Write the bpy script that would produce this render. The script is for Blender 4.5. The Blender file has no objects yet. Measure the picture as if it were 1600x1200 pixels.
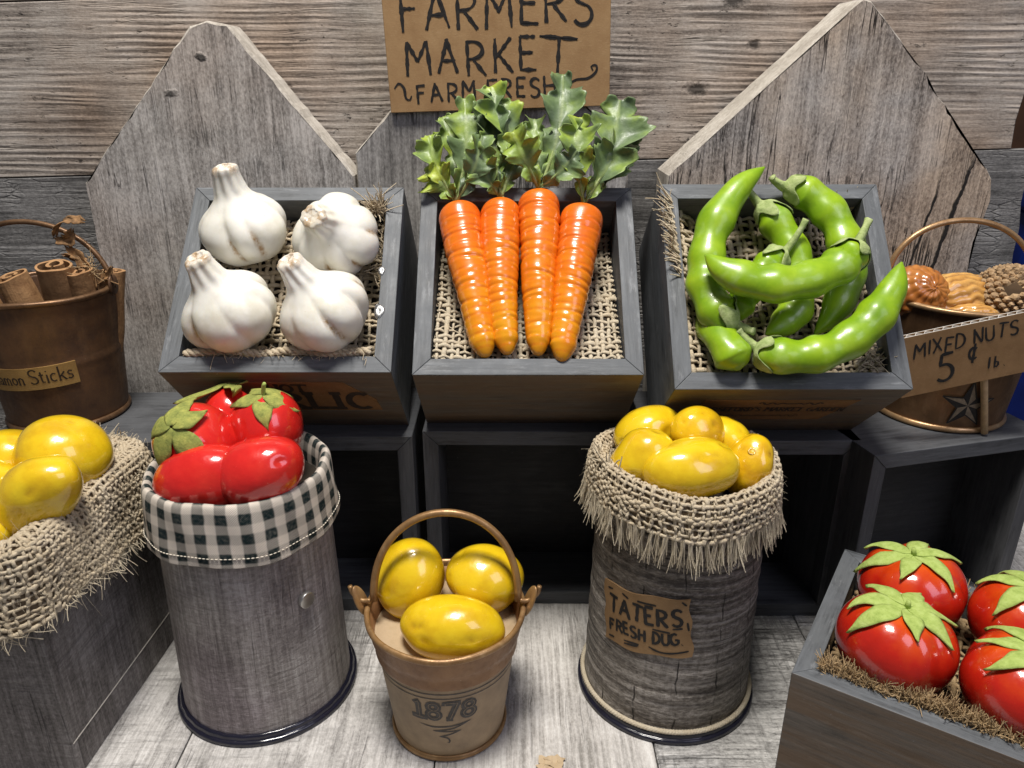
import bpy, bmesh, math, random
import numpy as np
from mathutils import Matrix, Vector

S = 0.01                       # everything below is written in centimetres
sc = bpy.context.scene
COL = sc.collection
PI = math.pi

# ------------------------------------------------------------------ camera, world, lamps, exposure
cam_d = bpy.data.cameras.new('camera')
cam = bpy.data.objects.new('camera', cam_d)
COL.objects.link(cam)
cam.location = (0, 0, 26.8 * S)
cam.rotation_euler = (math.radians(90 - 22), 0, 0)
cam_d.sensor_width = 36
cam_d.lens = 27.0
cam_d.clip_start = 0.01
cam_d.clip_end = 20
sc.camera = cam

world = bpy.data.worlds.new('World')
sc.world = world
world.use_nodes = True
bgn = world.node_tree.nodes['Background']
bgn.inputs[0].default_value = (0.80, 0.86, 1.0, 1)
bgn.inputs[1].default_value = 0.11


def area_lamp(name, loc, target, size, sizey, power, color):
    d = bpy.data.lights.new(name, 'AREA')
    d.shape = 'RECTANGLE'
    d.size, d.size_y = size * S, sizey * S
    d.energy = power
    d.color = color
    o = bpy.data.objects.new(name, d)
    COL.objects.link(o)
    o.location = [c * S for c in loc]
    v = Vector(target) - Vector(loc)
    o.rotation_euler = v.to_track_quat('-Z', 'Y').to_euler()
    return o


area_lamp('ceiling_lamp', (-6, 15, 112), (-1, 31, 8), 28, 22, 16.5, (1.0, 0.955, 0.89))
area_lamp('window_light', (58, -30, 75), (0, 33, 12), 40, 55, 2.2, (0.80, 0.80, 1.0))

sc.view_settings.view_transform = 'Standard'
sc.view_settings.look = 'None'
sc.view_settings.exposure = 0.0
sc.view_settings.gamma = 1.0
sc.render.engine = 'CYCLES'
sc.cycles.max_bounces = 6
sc.cycles.use_denoising = True

# ------------------------------------------------------------------ node helpers


def nd(t, typ, props=None, **ins):
    n = t.nodes.new(typ)
    for k, v in (props or {}).items():
        setattr(n, k, v)
    for k, v in ins.items():
        s = n.inputs[int(k[1:])] if k[0] == 'i' and k[1:].isdigit() else n.inputs[k.replace('_', ' ')]
        if isinstance(v, bpy.types.NodeSocket):
            t.links.new(v, s)
        else:
            s.default_value = v
    return n


def mth(t, op, a, b=None, c=None, clamp=False):
    kw = {'i0': a}
    if b is not None:
        kw['i1'] = b
    if c is not None:
        kw['i2'] = c
    return nd(t, 'ShaderNodeMath', {'operation': op, 'use_clamp': clamp}, **kw).outputs[0]


def mixc(t, fac, a, b, blend='MIX'):
    def c4(v):
        return (*v, 1.0) if isinstance(v, tuple) and len(v) == 3 else v
    n = nd(t, 'ShaderNodeMix', {'data_type': 'RGBA', 'blend_type': blend}, i0=fac, i6=c4(a), i7=c4(b))
    return n.outputs[2]


def rng_map(t, v, a, b, c=0.0, d=1.0, smooth=False):
    n = nd(t, 'ShaderNodeMapRange', {'interpolation_type': 'SMOOTHSTEP' if smooth else 'LINEAR'}, i0=v, i1=a, i2=b, i3=c, i4=d)
    return n.outputs[0]


def noise(t, vec, scale, detail=4, rough=0.55, dist=0.0):
    return nd(t, 'ShaderNodeTexNoise', Vector=vec, Scale=scale, Detail=detail, Roughness=rough, Distortion=dist).outputs['Fac']


def vscale(t, vec, s):
    return nd(t, 'ShaderNodeVectorMath', {'operation': 'MULTIPLY'}, i0=vec, i1=s).outputs[0]


def coords(t, attr=None, rand=True):
    """texture coordinates in centimetres (mesh attribute 'tc', or the object's own space)"""
    if attr:
        v = nd(t, 'ShaderNodeAttribute', {'attribute_name': attr}).outputs['Vector']
    else:
        v = vscale(t, nd(t, 'ShaderNodeTexCoord').outputs['Object'], (100, 100, 100))
    if rand:
        r = nd(t, 'ShaderNodeObjectInfo').outputs['Random']
        off = nd(t, 'ShaderNodeCombineXYZ', i0=mth(t, 'MULTIPLY', r, 91.0), i1=mth(t, 'MULTIPLY', r, 47.0), i2=mth(t, 'MULTIPLY', r, 63.0)).outputs[0]
        v = nd(t, 'ShaderNodeVectorMath', {'operation': 'ADD'}, i0=v, i1=off).outputs[0]
    return v


def attr_f(t, name):
    return nd(t, 'ShaderNodeAttribute', {'attribute_name': name}).outputs['Fac']


def new_mat(name):
    m = bpy.data.materials.new(name)
    m.use_nodes = True
    t = m.node_tree
    return m, t, t.nodes['Principled BSDF']


def bump(t, b, h, strength=0.5, dist=0.0005, prev=None):
    kw = dict(Strength=strength, Distance=dist, Height=h)
    if prev is not None:
        kw['Normal'] = prev
    n = nd(t, 'ShaderNodeBump', **kw)
    t.links.new(n.outputs[0], b.inputs['Normal'])
    return n.outputs[0]


def seti(b, **k):
    for a, v in k.items():
        s = b.inputs[a.replace('_', ' ')]
        if isinstance(v, bpy.types.NodeSocket):
            s.id_data.links.new(v, s)
        else:
            s.default_value = (*v, 1.0) if isinstance(v, tuple) and len(v) == 3 else v


# ------------------------------------------------------------------ materials


def wood(name, axis, dark, mid, light, attr='tc', rand=True, fine=3.2, contrast=1.0, crack=0.5, saw=0.0, rough=0.75, bump_s=0.6,
         bump_d=0.0006, knots=(), cracks=(), tint=None, whitewash=0.0, pits=0.0, crackle=0.0, spec=0.25, ribs=0.0, emboss=0.0, wobble=0.2, speckle=1.0, warpa=1.6, seams=0.0):
    m, t, b = new_mat(name)
    base = coords(t, attr, rand)
    nor = coords(t, attr, False)
    al = {'X': (0.035, 1, 1), 'Y': (1, 0.035, 1), 'Z': (1, 1, 0.035)}[axis]
    # slight meander of the grain
    wob = nd(t, 'ShaderNodeTexNoise', Vector=base, Scale=0.22, Detail=2.0).outputs['Color']
    wv = vscale(t, wob, (wobble, wobble, wobble))
    v0 = nd(t, 'ShaderNodeVectorMath', {'operation': 'ADD'}, i0=base, i1=wv).outputs[0]
    v = vscale(t, v0, al)
    n1 = noise(t, v, fine * 1.5, 9, 0.75)
    n2 = noise(t, v, 0.9, 5, 0.65)
    n3 = noise(t, base, 0.28, 4, 0.6)
    n4 = noise(t, vscale(t, base, tuple(max(q, 0.55) for q in al)), 9.0, 6, 0.75)
    f = mth(t, 'ADD', mth(t, 'MULTIPLY', n1, 0.58), mth(t, 'ADD', mth(t, 'MULTIPLY', n2, 0.28), mth(t, 'ADD', mth(t, 'MULTIPLY', n3, 0.36), mth(t, 'MULTIPLY', n4, 0.42 * speckle))))
    f = mth(t, 'ADD', f, 0.21 * (1 - speckle))
    rb = None
    if ribs > 0:
        # raised growth rings running with the grain
        sxyz = nd(t, 'ShaderNodeSeparateXYZ', i0=v0)
        ac = sxyz.outputs[{'X': 2, 'Y': 0, 'Z': 0}[axis]]
        warp = mth(t, 'MULTIPLY', noise(t, vscale(t, base, tuple(max(q, 0.06) for q in al)), 0.5, 3, 0.6), warpa)
        rb = mth(t, 'SINE', mth(t, 'MULTIPLY', mth(t, 'ADD', ac, warp), 2 * PI / 0.36))
        rbm = mth(t, 'MULTIPLY', rb, rng_map(t, noise(t, base, 0.2, 2), 0.38, 0.58))
        f = mth(t, 'ADD', f, mth(t, 'MULTIPLY', rbm, 0.085 * ribs))
    if emboss > 0:
        eb = noise(t, vscale(t, base, (0.55, 1, 1.5)), 5.5, 5, 0.7)
        f = mth(t, 'ADD', f, mth(t, 'MULTIPLY', mth(t, 'SUBTRACT', eb, 0.5), 0.5 * emboss))
    lo, hi = 0.82 - 0.15 / contrast, 0.82 + 0.15 / contrast
    f = rng_map(t, f, lo, hi)
    cr = nd(t, 'ShaderNodeValToRGB', Fac=f)
    e = cr.color_ramp.elements
    e[0].color, e[1].color = (*dark, 1), (*light, 1)
    e[0].position, e[1].position = 0.05, 0.95
    k = e.new(0.5)
    k.color = (*mid, 1)
    col = cr.outputs[0]
    if tint:
        col = mixc(t, rng_map(t, noise(t, base, 0.16, 3), 0.42, 0.66), col, mixc(t, 1.0, col, tint, 'MULTIPLY'))
    hgt = mth(t, 'ADD', mth(t, 'MULTIPLY', n1, 0.7), mth(t, 'MULTIPLY', n4, 0.3))
    if rb is not None:
        hgt = mth(t, 'ADD', hgt, mth(t, 'MULTIPLY', rbm, 0.35 * ribs))
    if emboss > 0:
        hgt = mth(t, 'ADD', hgt, mth(t, 'MULTIPLY', eb, 1.2 * emboss))
    # fine dark checks along the grain
    vc = vscale(t, v0, {'X': (0.035, 1, 1), 'Y': (1, 0.035, 1), 'Z': (1, 1, 0.035)}[axis])
    c1 = mth(t, 'ABSOLUTE', mth(t, 'SUBTRACT', noise(t, vc, 1.7, 3, 0.6), 0.5))
    ck = mth(t, 'MULTIPLY', rng_map(t, c1, 0.0, 0.014, 1.0, 0.0), rng_map(t, noise(t, base, 0.33, 2), 0.48, 0.62))
    ck = mth(t, 'MULTIPLY', ck, crack)
    for (x0, sl, ztop, w) in cracks:
        sx = nd(t, 'ShaderNodeSeparateXYZ', i0=nor)
        zz = sx.outputs[2]
        xx = mth(t, 'ADD', mth(t, 'SUBTRACT', sx.outputs[0], x0), mth(t, 'MULTIPLY', zz, -sl))
        xx = mth(t, 'ADD', xx, mth(t, 'MULTIPLY', mth(t, 'SUBTRACT', noise(t, nor, 0.8, 4), 0.5), 0.5))
        lk = rng_map(t, mth(t, 'ABSOLUTE', xx), w * 0.5, w, 1.0, 0.0)
        lk = mth(t, 'MULTIPLY', lk, rng_map(t, zz, ztop - 1.5, ztop, 1.0, 0.0))
        ck = mth(t, 'MAXIMUM', ck, lk)
    for (kx, kz, kr) in knots:
        pos = (kx, 0, kz)
        dv = nd(t, 'ShaderNodeVectorMath', {'operation': 'SUBTRACT'}, i0=nor, i1=pos).outputs[0]
        dv = vscale(t, dv, (0.75, 0, 1.2))
        ln = nd(t, 'ShaderNodeVectorMath', {'operation': 'LENGTH'}, i0=dv).outputs['Value']
        ln = mth(t, 'ADD', ln, mth(t, 'MULTIPLY', mth(t, 'SUBTRACT', noise(t, nor, 3.0, 4), 0.5), kr * 1.3))
        ck = mth(t, 'MAXIMUM', ck, mth(t, 'MULTIPLY', rng_map(t, ln, kr * 0.4, kr, 1.0, 0.0), 0.85))
    if pits > 0:
        vp = vscale(t, base, {'X': (0.45, 1, 1), 'Y': (1, 0.45, 1), 'Z': (1, 1, 0.45)}[axis])
        pn = noise(t, vp, 4.2, 4, 0.65)
        pm = mth(t, 'MULTIPLY', rng_map(t, pn, 0.62, 0.68), rng_map(t, noise(t, base, 0.24, 2), 0.5, 0.62))
        ck = mth(t, 'MAXIMUM', ck, mth(t, 'MULTIPLY', pm, pits))
    if crackle > 0:
        vv = vscale(t, v0, {'X': (0.6, 2.2, 2.2), 'Y': (2.2, 0.6, 2.2), 'Z': (2.2, 2.2, 0.6)}[axis])
        ve = nd(t, 'ShaderNodeTexVoronoi', {'feature': 'DISTANCE_TO_EDGE'}, Vector=vv, Scale=1.5).outputs['Distance']
        cm = mth(t, 'MULTIPLY', rng_map(t, ve, 0.0, 0.10, 1.0, 0.0), rng_map(t, n3, 0.45, 0.62))
        ck = mth(t, 'MAXIMUM', ck, mth(t, 'MULTIPLY', cm, crackle))
    if seams > 0:
        sxs = nd(t, 'ShaderNodeSeparateXYZ', i0=base)
        xw = mth(t, 'ADD', sxs.outputs[0], mth(t, 'MULTIPLY', noise(t, base, 1.1, 3), 0.35))
        fr_ = mth(t, 'FRACT', mth(t, 'DIVIDE', xw, seams))
        sm_ = rng_map(t, mth(t, 'ABSOLUTE', mth(t, 'SUBTRACT', fr_, 0.5)), 0.008, 0.022, 1.0, 0.0)
        sm_ = mth(t, 'MULTIPLY', sm_, rng_map(t, noise(t, base, 0.9, 2), 0.45, 0.55))
        ck = mth(t, 'MAXIMUM', ck, mth(t, 'MULTIPLY', sm_, 0.8))
    col = mixc(t, ck, col, tuple(c * 0.16 for c in dark))
    if saw > 0:
        vs = vscale(t, v0, {'X': (1, 0.1, 0.1), 'Y': (0.1, 1, 0.1), 'Z': (0.1, 0.1, 1)}[axis])
        sn = noise(t, vs, 3.6, 4, 0.7)
        sm = mth(t, 'MULTIPLY', rng_map(t, sn, 0.50, 0.66), rng_map(t, n3, 0.40, 0.58))
        col = mixc(t, mth(t, 'MULTIPLY', sm, saw), col, tuple(c * 0.45 for c in mid))
        hgt = mth(t, 'SUBTRACT', hgt, mth(t, 'MULTIPLY', sm, 0.7 * saw))
    if whitewash > 0:
        wm = rng_map(t, noise(t, vscale(t, v0, {'X': (0.2, 1, 1), 'Y': (1, 0.2, 1), 'Z': (1, 1, 0.2)}[axis]), 1.6, 6, 0.7), 0.46, 0.62)
        col = mixc(t, mth(t, 'MULTIPLY', wm, whitewash), col, (0.66, 0.64, 0.61))
    hgt = mth(t, 'SUBTRACT', hgt, mth(t, 'MULTIPLY', ck, 1.2))
    seti(b, Base_Color=col, Roughness=rough)
    b.inputs['Specular IOR Level'].default_value = spec
    bump(t, b, hgt, bump_s, bump_d)
    return m


M = {}
M['wall'] = wood('wall planks', 'X', (0.12, 0.10, 0.085), (0.30, 0.262, 0.228), (0.47, 0.425, 0.38), rand=False, contrast=1.0, crack=0.6, pits=0.9, ribs=0.7,
                 tint=(1.0, 0.88, 0.78), knots=((10.0, 26.0, 0.55), (11.6, 30.4, 0.6), (12.8, 28.2, 0.35)), bump_s=0.8, bump_d=0.0009)
M['wall_dark'] = wood('wall planks grey', 'X', (0.06, 0.058, 0.057), (0.165, 0.16, 0.156), (0.32, 0.312, 0.305), rand=False, contrast=1.0, crack=0.5, crackle=0.55,
                      saw=0.35, ribs=0.3, bump_s=0.8, bump_d=0.0009)
M['picket'] = wood('old picket wood', 'Z', (0.155, 0.142, 0.13), (0.35, 0.327, 0.305), (0.56, 0.53, 0.50), contrast=1.0, crack=0.6, tint=(0.96, 0.9, 0.86), bump_s=0.8, bump_d=0.0008, rough=0.85, speckle=1.5, wobble=0.15,
                   knots=((-15.7, 27.6, 0.26), (-17.5, 25.9, 0.28)), rand=False)
M['picket_mid'] = wood('old picket wood grey', 'Z', (0.11, 0.103, 0.098), (0.27, 0.255, 0.243), (0.46, 0.44, 0.42), contrast=1.05, crack=0.9, bump_s=0.8, bump_d=0.0008, rough=0.85, wobble=0.15)
M['picket_rough'] = wood('rough picket wood', 'Z', (0.155, 0.14, 0.13), (0.40, 0.372, 0.35), (0.62, 0.585, 0.55), rand=False, contrast=1.05, crack=1.0, tint=(1.0, 0.85, 0.70), bump_s=1.0,
                         bump_d=0.0016, rough=0.9, cracks=((18.9, 0.16, 22.3, 0.08), (19.6, 0.19, 23.6, 0.12)), fine=2.6, speckle=1.4, wobble=0.25)
M['picket_edge'] = wood('cut picket edge', 'Z', (0.26, 0.23, 0.195), (0.42, 0.385, 0.335), (0.58, 0.545, 0.49), contrast=0.9, crack=0.3, bump_s=0.8, bump_d=0.001, rough=0.9)
M['floor'] = wood('whitewashed floor planks', 'Y', (0.20, 0.19, 0.18), (0.46, 0.44, 0.42), (0.70, 0.68, 0.655), contrast=1.0, crack=0.5, saw=0.6, whitewash=0.3, bump_s=0.9, bump_d=0.0009, fine=3.8, emboss=0.35)
M['floor_smooth'] = wood('pale floor planks', 'Y', (0.24, 0.225, 0.205), (0.48, 0.455, 0.425), (0.67, 0.65, 0.615), contrast=1.0, crack=0.4, saw=0.0, whitewash=0.2, bump_s=0.8, bump_d=0.0008, ribs=0.55)
M['floor_rough'] = wood('rough sawn floor planks', 'X', (0.12, 0.115, 0.11), (0.41, 0.40, 0.385), (0.70, 0.685, 0.66), contrast=1.05, crack=0.6, saw=0.9, crackle=0.5, whitewash=0.25, bump_s=1.0, bump_d=0.0012, fine=2.8, emboss=0.7)


def painted(name, axis, base, worn, wear=0.35, rough=0.55, brown=0.0):
    m, t, b = new_mat(name)
    v0 = coords(t, None, True)
    al = {'X': (0.07, 1, 1), 'Y': (1, 0.07, 1), 'Z': (1, 1, 0.07)}[axis]
    v = vscale(t, v0, al)
    g = noise(t, v, 4.5, 7, 0.7)
    bl = noise(t, v0, 0.9, 4, 0.65)
    dry = noise(t, vscale(t, v0, tuple(max(a, 0.22) for a in al)), 2.4, 6, 0.72)
    col = mixc(t, rng_map(t, g, 0.36, 0.64), tuple(c * 0.5 for c in base), tuple(c * 1.45 for c in base))
    col = mixc(t, rng_map(t, bl, 0.35, 0.7), col, tuple(c * 1.15 for c in base))
    if brown:
        col = mixc(t, mth(t, 'MULTIPLY', rng_map(t, noise(t, v, 1.6, 6, 0.65), 0.40, 0.58), brown), col, (0.15, 0.092, 0.05))
    col = mixc(t, mth(t, 'MULTIPLY', rng_map(t, dry, 0.56, 0.70), wear), col, worn)
    sp = rng_map(t, noise(t, v0, 9.0, 3, 0.6), 0.72, 0.77)
    col = mixc(t, mth(t, 'MULTIPLY', sp, 0.4), col, (0.32, 0.32, 0.32))
    seti(b, Base_Color=col, Roughness=rng_map(t, bl, 0.3, 0.7, rough - 0.08, rough + 0.12))
    b.inputs['Specular IOR Level'].default_value = 0.35
    bump(t, b, mth(t, 'ADD', g, mth(t, 'MULTIPLY', bl, 0.3)), 0.45, 0.0004)
    return m


SLATE = (0.098, 0.105, 0.113)
M['slate_x'] = painted('slate stained wood', 'X', SLATE, (0.30, 0.31, 0.325), 0.5)
M['slate_y'] = painted('slate stained wood lengthwise', 'Y', SLATE, (0.30, 0.31, 0.325), 0.5)
M['slate_z'] = painted('slate stained wood upright', 'Z', (0.06, 0.062, 0.066), (0.16, 0.16, 0.16), 0.25)
M['front_x'] = painted('front board with painted floor bounce', 'X', (0.115, 0.098, 0.082), (0.22, 0.19, 0.16), 0.45, brown=0.6)  # brown grain plus warm floor bounce painted into the colour
M['cubby_in'] = painted('wood blackened for inner shade', 'X', (0.022, 0.022, 0.023), (0.05, 0.05, 0.05), 0.2)  # shade of the recesses painted in as near-black
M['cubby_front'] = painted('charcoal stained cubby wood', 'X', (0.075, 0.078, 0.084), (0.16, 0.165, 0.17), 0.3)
M['cubby_side'] = painted('charcoal stained cubby side', 'Z', (0.065, 0.066, 0.07), (0.15, 0.15, 0.15), 0.3)

M['can_paper'] = wood('wood print paper', 'Z', (0.13, 0.113, 0.105), (0.285, 0.258, 0.24), (0.46, 0.43, 0.405), contrast=1.0, crack=0.5, saw=0.55, bump_s=0.9, bump_d=0.0008, rough=0.55, tint=(0.93, 0.88, 0.95), emboss=0.6, speckle=0.7)
M['can_wrinkled'] = wood('wrinkled wood print paper', 'X', (0.08, 0.067, 0.056), (0.205, 0.18, 0.152), (0.38, 0.345, 0.305), contrast=1.05, crack=0.7, saw=0.45, bump_s=1.0, bump_d=0.0013, rough=0.55, fine=2.4, ribs=0.7, emboss=0.95, wobble=0.5, seams=1.75, speckle=1.2)
M['box_paper'] = wood('grey wood print paper', 'Z', (0.075, 0.067, 0.063), (0.18, 0.163, 0.155), (0.31, 0.29, 0.28), contrast=1.0, crack=0.6, saw=0.5, bump_s=0.9, bump_d=0.0009, rough=0.65, emboss=0.6)


def metal_paint(name, base, dark, light, rough=0.42, metallic=0.35, rust=0.6, attr=None):
    m, t, b = new_mat(name)
    v = coords(t, attr, True)
    n = noise(t, v, 0.7, 6, 0.65)
    n2 = noise(t, v, 5.0, 5, 0.7)
    n3 = noise(t, vscale(t, v, (1, 1, 0.3)), 1.7, 4, 0.6)
    col = mixc(t, rng_map(t, n, 0.36, 0.66), dark, base)
    col = mixc(t, mth(t, 'MULTIPLY', rng_map(t, n3, 0.52, 0.72), rust), col, light)
    col = mixc(t, mth(t, 'MULTIPLY', rng_map(t, n2, 0.6, 0.75), 0.35), col, tuple(c * 0.5 for c in dark))
    sp = rng_map(t, noise(t, v, 11.0, 2), 0.76, 0.79)
    col = mixc(t, mth(t, 'MULTIPLY', sp, 0.5), col, (0.55, 0.45, 0.33))
    seti(b, Base_Color=col, Roughness=rng_map(t, n2, 0.3, 0.7, rough - 0.1, rough + 0.18), Metallic=metallic)
    bump(t, b, mth(t, 'ADD', mth(t, 'MULTIPLY', n2, 0.25), n), 0.3, 0.0006)
    return m


M['tan_metal'] = metal_paint('tan painted metal', (0.29, 0.15, 0.062), (0.19, 0.092, 0.038), (0.34, 0.19, 0.082), 0.42, 0.15, 0.4)
M['tan_rim'] = metal_paint('worn gold rim', (0.36, 0.21, 0.085), (0.22, 0.12, 0.05), (0.46, 0.30, 0.15), 0.35, 0.4, 0.6)
M['rust_metal'] = metal_paint('rusted brown metal', (0.15, 0.076, 0.034), (0.08, 0.043, 0.025), (0.21, 0.115, 0.052), 0.5, 0.3, 0.4)
M['copper_metal'] = metal_paint('aged copper', (0.21, 0.115, 0.055), (0.12, 0.066, 0.034), (0.30, 0.18, 0.10), 0.38, 0.55, 0.5)
M['copper_rim'] = metal_paint('bright copper bead', (0.46, 0.29, 0.145), (0.33, 0.19, 0.09), (0.58, 0.40, 0.23), 0.32, 0.55, 0.5)


def paper(name, base, dark, fib=(0.6, 0.45, 0.28), rough=0.8, amount=0.4):
    m, t, b = new_mat(name)
    v = coords(t, None, True)
    n = noise(t, v, 0.9, 5, 0.6)
    n2 = noise(t, vscale(t, v, (1, 3, 3)), 7, 5, 0.75)
    col = mixc(t, rng_map(t, n, 0.33, 0.68), dark, base)
    col = mixc(t, mth(t, 'MULTIPLY', rng_map(t, n2, 0.58, 0.74), amount), col, fib)
    col = mixc(t, mth(t, 'MULTIPLY', rng_map(t, n2, 0.44, 0.30), 0.3), col, tuple(c * 0.6 for c in dark))
    seti(b, Base_Color=col, Roughness=rough)
    b.inputs['Specular IOR Level'].default_value = 0.2
    bump(t, b, n2, 0.3, 0.0003)
    return m


M['card'] = paper('brown cardboard', (0.36, 0.225, 0.108), (0.29, 0.17, 0.078))
M['card_dark'] = paper('darker cardboard', (0.30, 0.178, 0.083), (0.235, 0.135, 0.06))
M['kraft'] = paper('kraft paper label', (0.33, 0.205, 0.10), (0.25, 0.15, 0.07))
M['tag'] = paper('aged gold label', (0.40, 0.25, 0.085), (0.30, 0.18, 0.06))
M['brown_label'] = paper('dark brown label', (0.26, 0.14, 0.062), (0.19, 0.10, 0.045))
M['wrap1878'] = paper('aged printed wrap', (0.40, 0.295, 0.185), (0.27, 0.20, 0.13), (0.42, 0.31, 0.19), 0.55, 0.25)
M['inner_card'] = paper('pale cardboard disc', (0.52, 0.40, 0.26), (0.44, 0.33, 0.20))


def simple(name, col, rough=0.6, metallic=0.0, spec=0.4, var=0.25, scale=2.0, bs=0.2, bd=0.0003, detail=5):
    m, t, b = new_mat(name)
    v = coords(t, None, True)
    n = noise(t, v, scale, detail, 0.65)
    c = mixc(t, rng_map(t, n, 0.3, 0.7), tuple(x * (1 - var) for x in col), tuple(min(1, x * (1 + var)) for x in col))
    seti(b, Base_Color=c, Roughness=rough, Metallic=metallic)
    b.inputs['Specular IOR Level'].default_value = spec
    bump(t, b, n, bs, bd)
    return m


M['ink'] = simple('black marker ink', (0.018, 0.016, 0.015), 0.6, spec=0.3, var=0.5, scale=6)
M['ink_grey'] = simple('printed grey ink', (0.075, 0.068, 0.062), 0.65, var=0.4, scale=5)
M['ink_brown'] = simple('printed dark ink', (0.035, 0.022, 0.014), 0.65, var=0.4, scale=5)
M['ink_light'] = simple('pale printed shade', (0.20, 0.155, 0.105), 0.65, var=0.3, scale=5)
M['corr'] = simple('pale cardboard flute', (0.62, 0.58, 0.52), 0.8)
M['black_plastic'] = simple('glossy black plastic', (0.012, 0.012, 0.022), 0.16, spec=0.6, var=0.2, bs=0.05)
M['steel'] = simple('brushed steel magnet', (0.55, 0.54, 0.52), 0.35, 0.9, var=0.1)
M['stick'] = simple('pale wooden dowel', (0.50, 0.34, 0.18), 0.6, var=0.2, scale=3)
M['blue'] = simple('blue plastic', (0.006, 0.02, 0.16), 0.3, var=0.3, scale=0.3)
M['room'] = simple('dim brown room wall', (0.05, 0.022, 0.01), 0.8, var=0.3, scale=0.2)
M['table'] = simple('dark tabletop', (0.05, 0.045, 0.04), 0.6)
M['glue'] = simple('dried clear glue', (0.30, 0.31, 0.32), 0.2, spec=0.5, var=0.3)
M['glue'].node_tree.nodes['Principled BSDF'].inputs['Transmission Weight'].default_value = 0.9


def burlap_mat(name, base, dark, light):
    m, t, b = new_mat(name)
    v = coords(t, None, True)
    n = noise(t, v, 1.3, 4, 0.6)
    n2 = noise(t, v, 17.0, 6, 0.8)
    col = mixc(t, rng_map(t, n, 0.3, 0.7), base, light)
    col = mixc(t, mth(t, 'MULTIPLY', rng_map(t, n2, 0.46, 0.68), 0.5), col, dark)
    seti(b, Base_Color=col, Roughness=0.9)
    b.inputs['Specular IOR Level'].default_value = 0.15
    bump(t, b, n2, 1.0, 0.0008)
    return m


M['burlap'] = burlap_mat('natural burlap', (0.62, 0.51, 0.35), (0.38, 0.28, 0.17), (0.74, 0.64, 0.48))
M['burlap_pale'] = burlap_mat('pale burlap', (0.64, 0.545, 0.395), (0.42, 0.33, 0.21), (0.74, 0.66, 0.51))
M['burlap_tan'] = burlap_mat('tan raw burlap', (0.52, 0.36, 0.19), (0.30, 0.19, 0.09), (0.64, 0.47, 0.27))
M['burlap_back'] = burlap_mat('shade-darkened burlap backing', (0.26, 0.19, 0.115), (0.14, 0.095, 0.05), (0.34, 0.26, 0.17))  # backing coloured darker, as shade in the holes of the weave
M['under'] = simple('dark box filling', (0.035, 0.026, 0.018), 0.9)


def glossy_veg(name, ramp, stain_col, stain_amt=0.8, rough=0.16, coat=0.5, nscale=0.9, sub=0.0, sub_col=None, speck=0.25, speck_col=(0.2, 0.1, 0.02), grad=False, bd=0.0006, bs=0.15, hs=3.2):
    m, t, b = new_mat(name)
    v = coords(t, None, True)
    n = noise(t, v, nscale, 4, 0.55)
    f = rng_map(t, n, 0.3, 0.7)
    if grad:
        f = mth(t, 'ADD', mth(t, 'MULTIPLY', f, 0.35), mth(t, 'MULTIPLY', attr_f(t, 'grad'), 0.8), clamp=True)
    cr = nd(t, 'ShaderNodeValToRGB', Fac=f)
    e = cr.color_ramp.elements
    e[0].color, e[1].color = (*ramp[0], 1), (*ramp[-1], 1)
    for i, c in enumerate(ramp[1:-1]):
        k = e.new((i + 1) / (len(ramp) - 1))
        k.color = (*c, 1)
    col = cr.outputs[0]
    st = mth(t, 'MULTIPLY', attr_f(t, 'stain'), stain_amt)
    st = mth(t, 'MULTIPLY', st, rng_map(t, noise(t, v, 4.0, 4, 0.7), 0.25, 0.6), clamp=True)
    col = mixc(t, st, col, stain_col)
    sp = rng_map(t, noise(t, v, 6.5, 3, 0.55), 0.71, 0.75)
    col = mixc(t, mth(t, 'MULTIPLY', sp, speck), col, speck_col)
    rn = noise(t, v, 2.2, 5, 0.6)
    seti(b, Base_Color=col, Roughness=rng_map(t, rn, 0.3, 0.75, rough, rough + 0.14))
    b.inputs['Coat Weight'].default_value = coat
    b.inputs['Coat Roughness'].default_value = 0.06
    if sub:
        b.inputs['Subsurface Weight'].default_value = sub
        b.inputs['Subsurface Radius'].default_value = sub_col or (1, 0.5, 0.3)
        b.inputs['Subsurface Scale'].default_value = 0.002
    h = mth(t, 'ADD', noise(t, v, hs, 3, 0.45), mth(t, 'MULTIPLY', noise(t, v, 12, 3, 0.5), 0.06))
    bump(t, b, h, bs, bd)
    return m


M['potato'] = glossy_veg('glossy yellow potato', [(0.60, 0.36, 0.006), (0.72, 0.48, 0.010), (0.77, 0.55, 0.016)], (0.36, 0.17, 0.008), 0.8, 0.18, 0.9, speck=0.3, bs=0.3, bd=0.0014, hs=1.1)
M['potato_amber'] = glossy_veg('glossy amber potato', [(0.55, 0.29, 0.006), (0.72, 0.44, 0.008), (0.80, 0.53, 0.012)], (0.25, 0.10, 0.006), 0.85, 0.18, 0.9, speck=0.3, bs=0.4, bd=0.0016, hs=1.4)
M['carrot'] = glossy_veg('painted orange carrot', [(0.66, 0.115, 0.008), (0.70, 0.15, 0.006), (0.72, 0.21, 0.005), (0.72, 0.30, 0.008)], (0.50, 0.065, 0.006), 0.9, 0.22, 0.5, grad=True, speck=0.0, bd=0.0004)
M['garlic'] = glossy_veg('waxy white garlic', [(0.66, 0.63, 0.53), (0.76, 0.74, 0.67), (0.80, 0.785, 0.73)], (0.34, 0.20, 0.075), 1.0, 0.32, 0.2, sub=0.25, sub_col=(1.0, 0.8, 0.55), speck=0.35, speck_col=(0.45, 0.3, 0.15))
M['bean'] = glossy_veg('glossy green bean pod', [(0.15, 0.29, 0.006), (0.235, 0.39, 0.009), (0.32, 0.47, 0.020)], (0.09, 0.21, 0.008), 0.8, 0.30, 0.25, speck=0.0, nscale=0.7)
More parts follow.
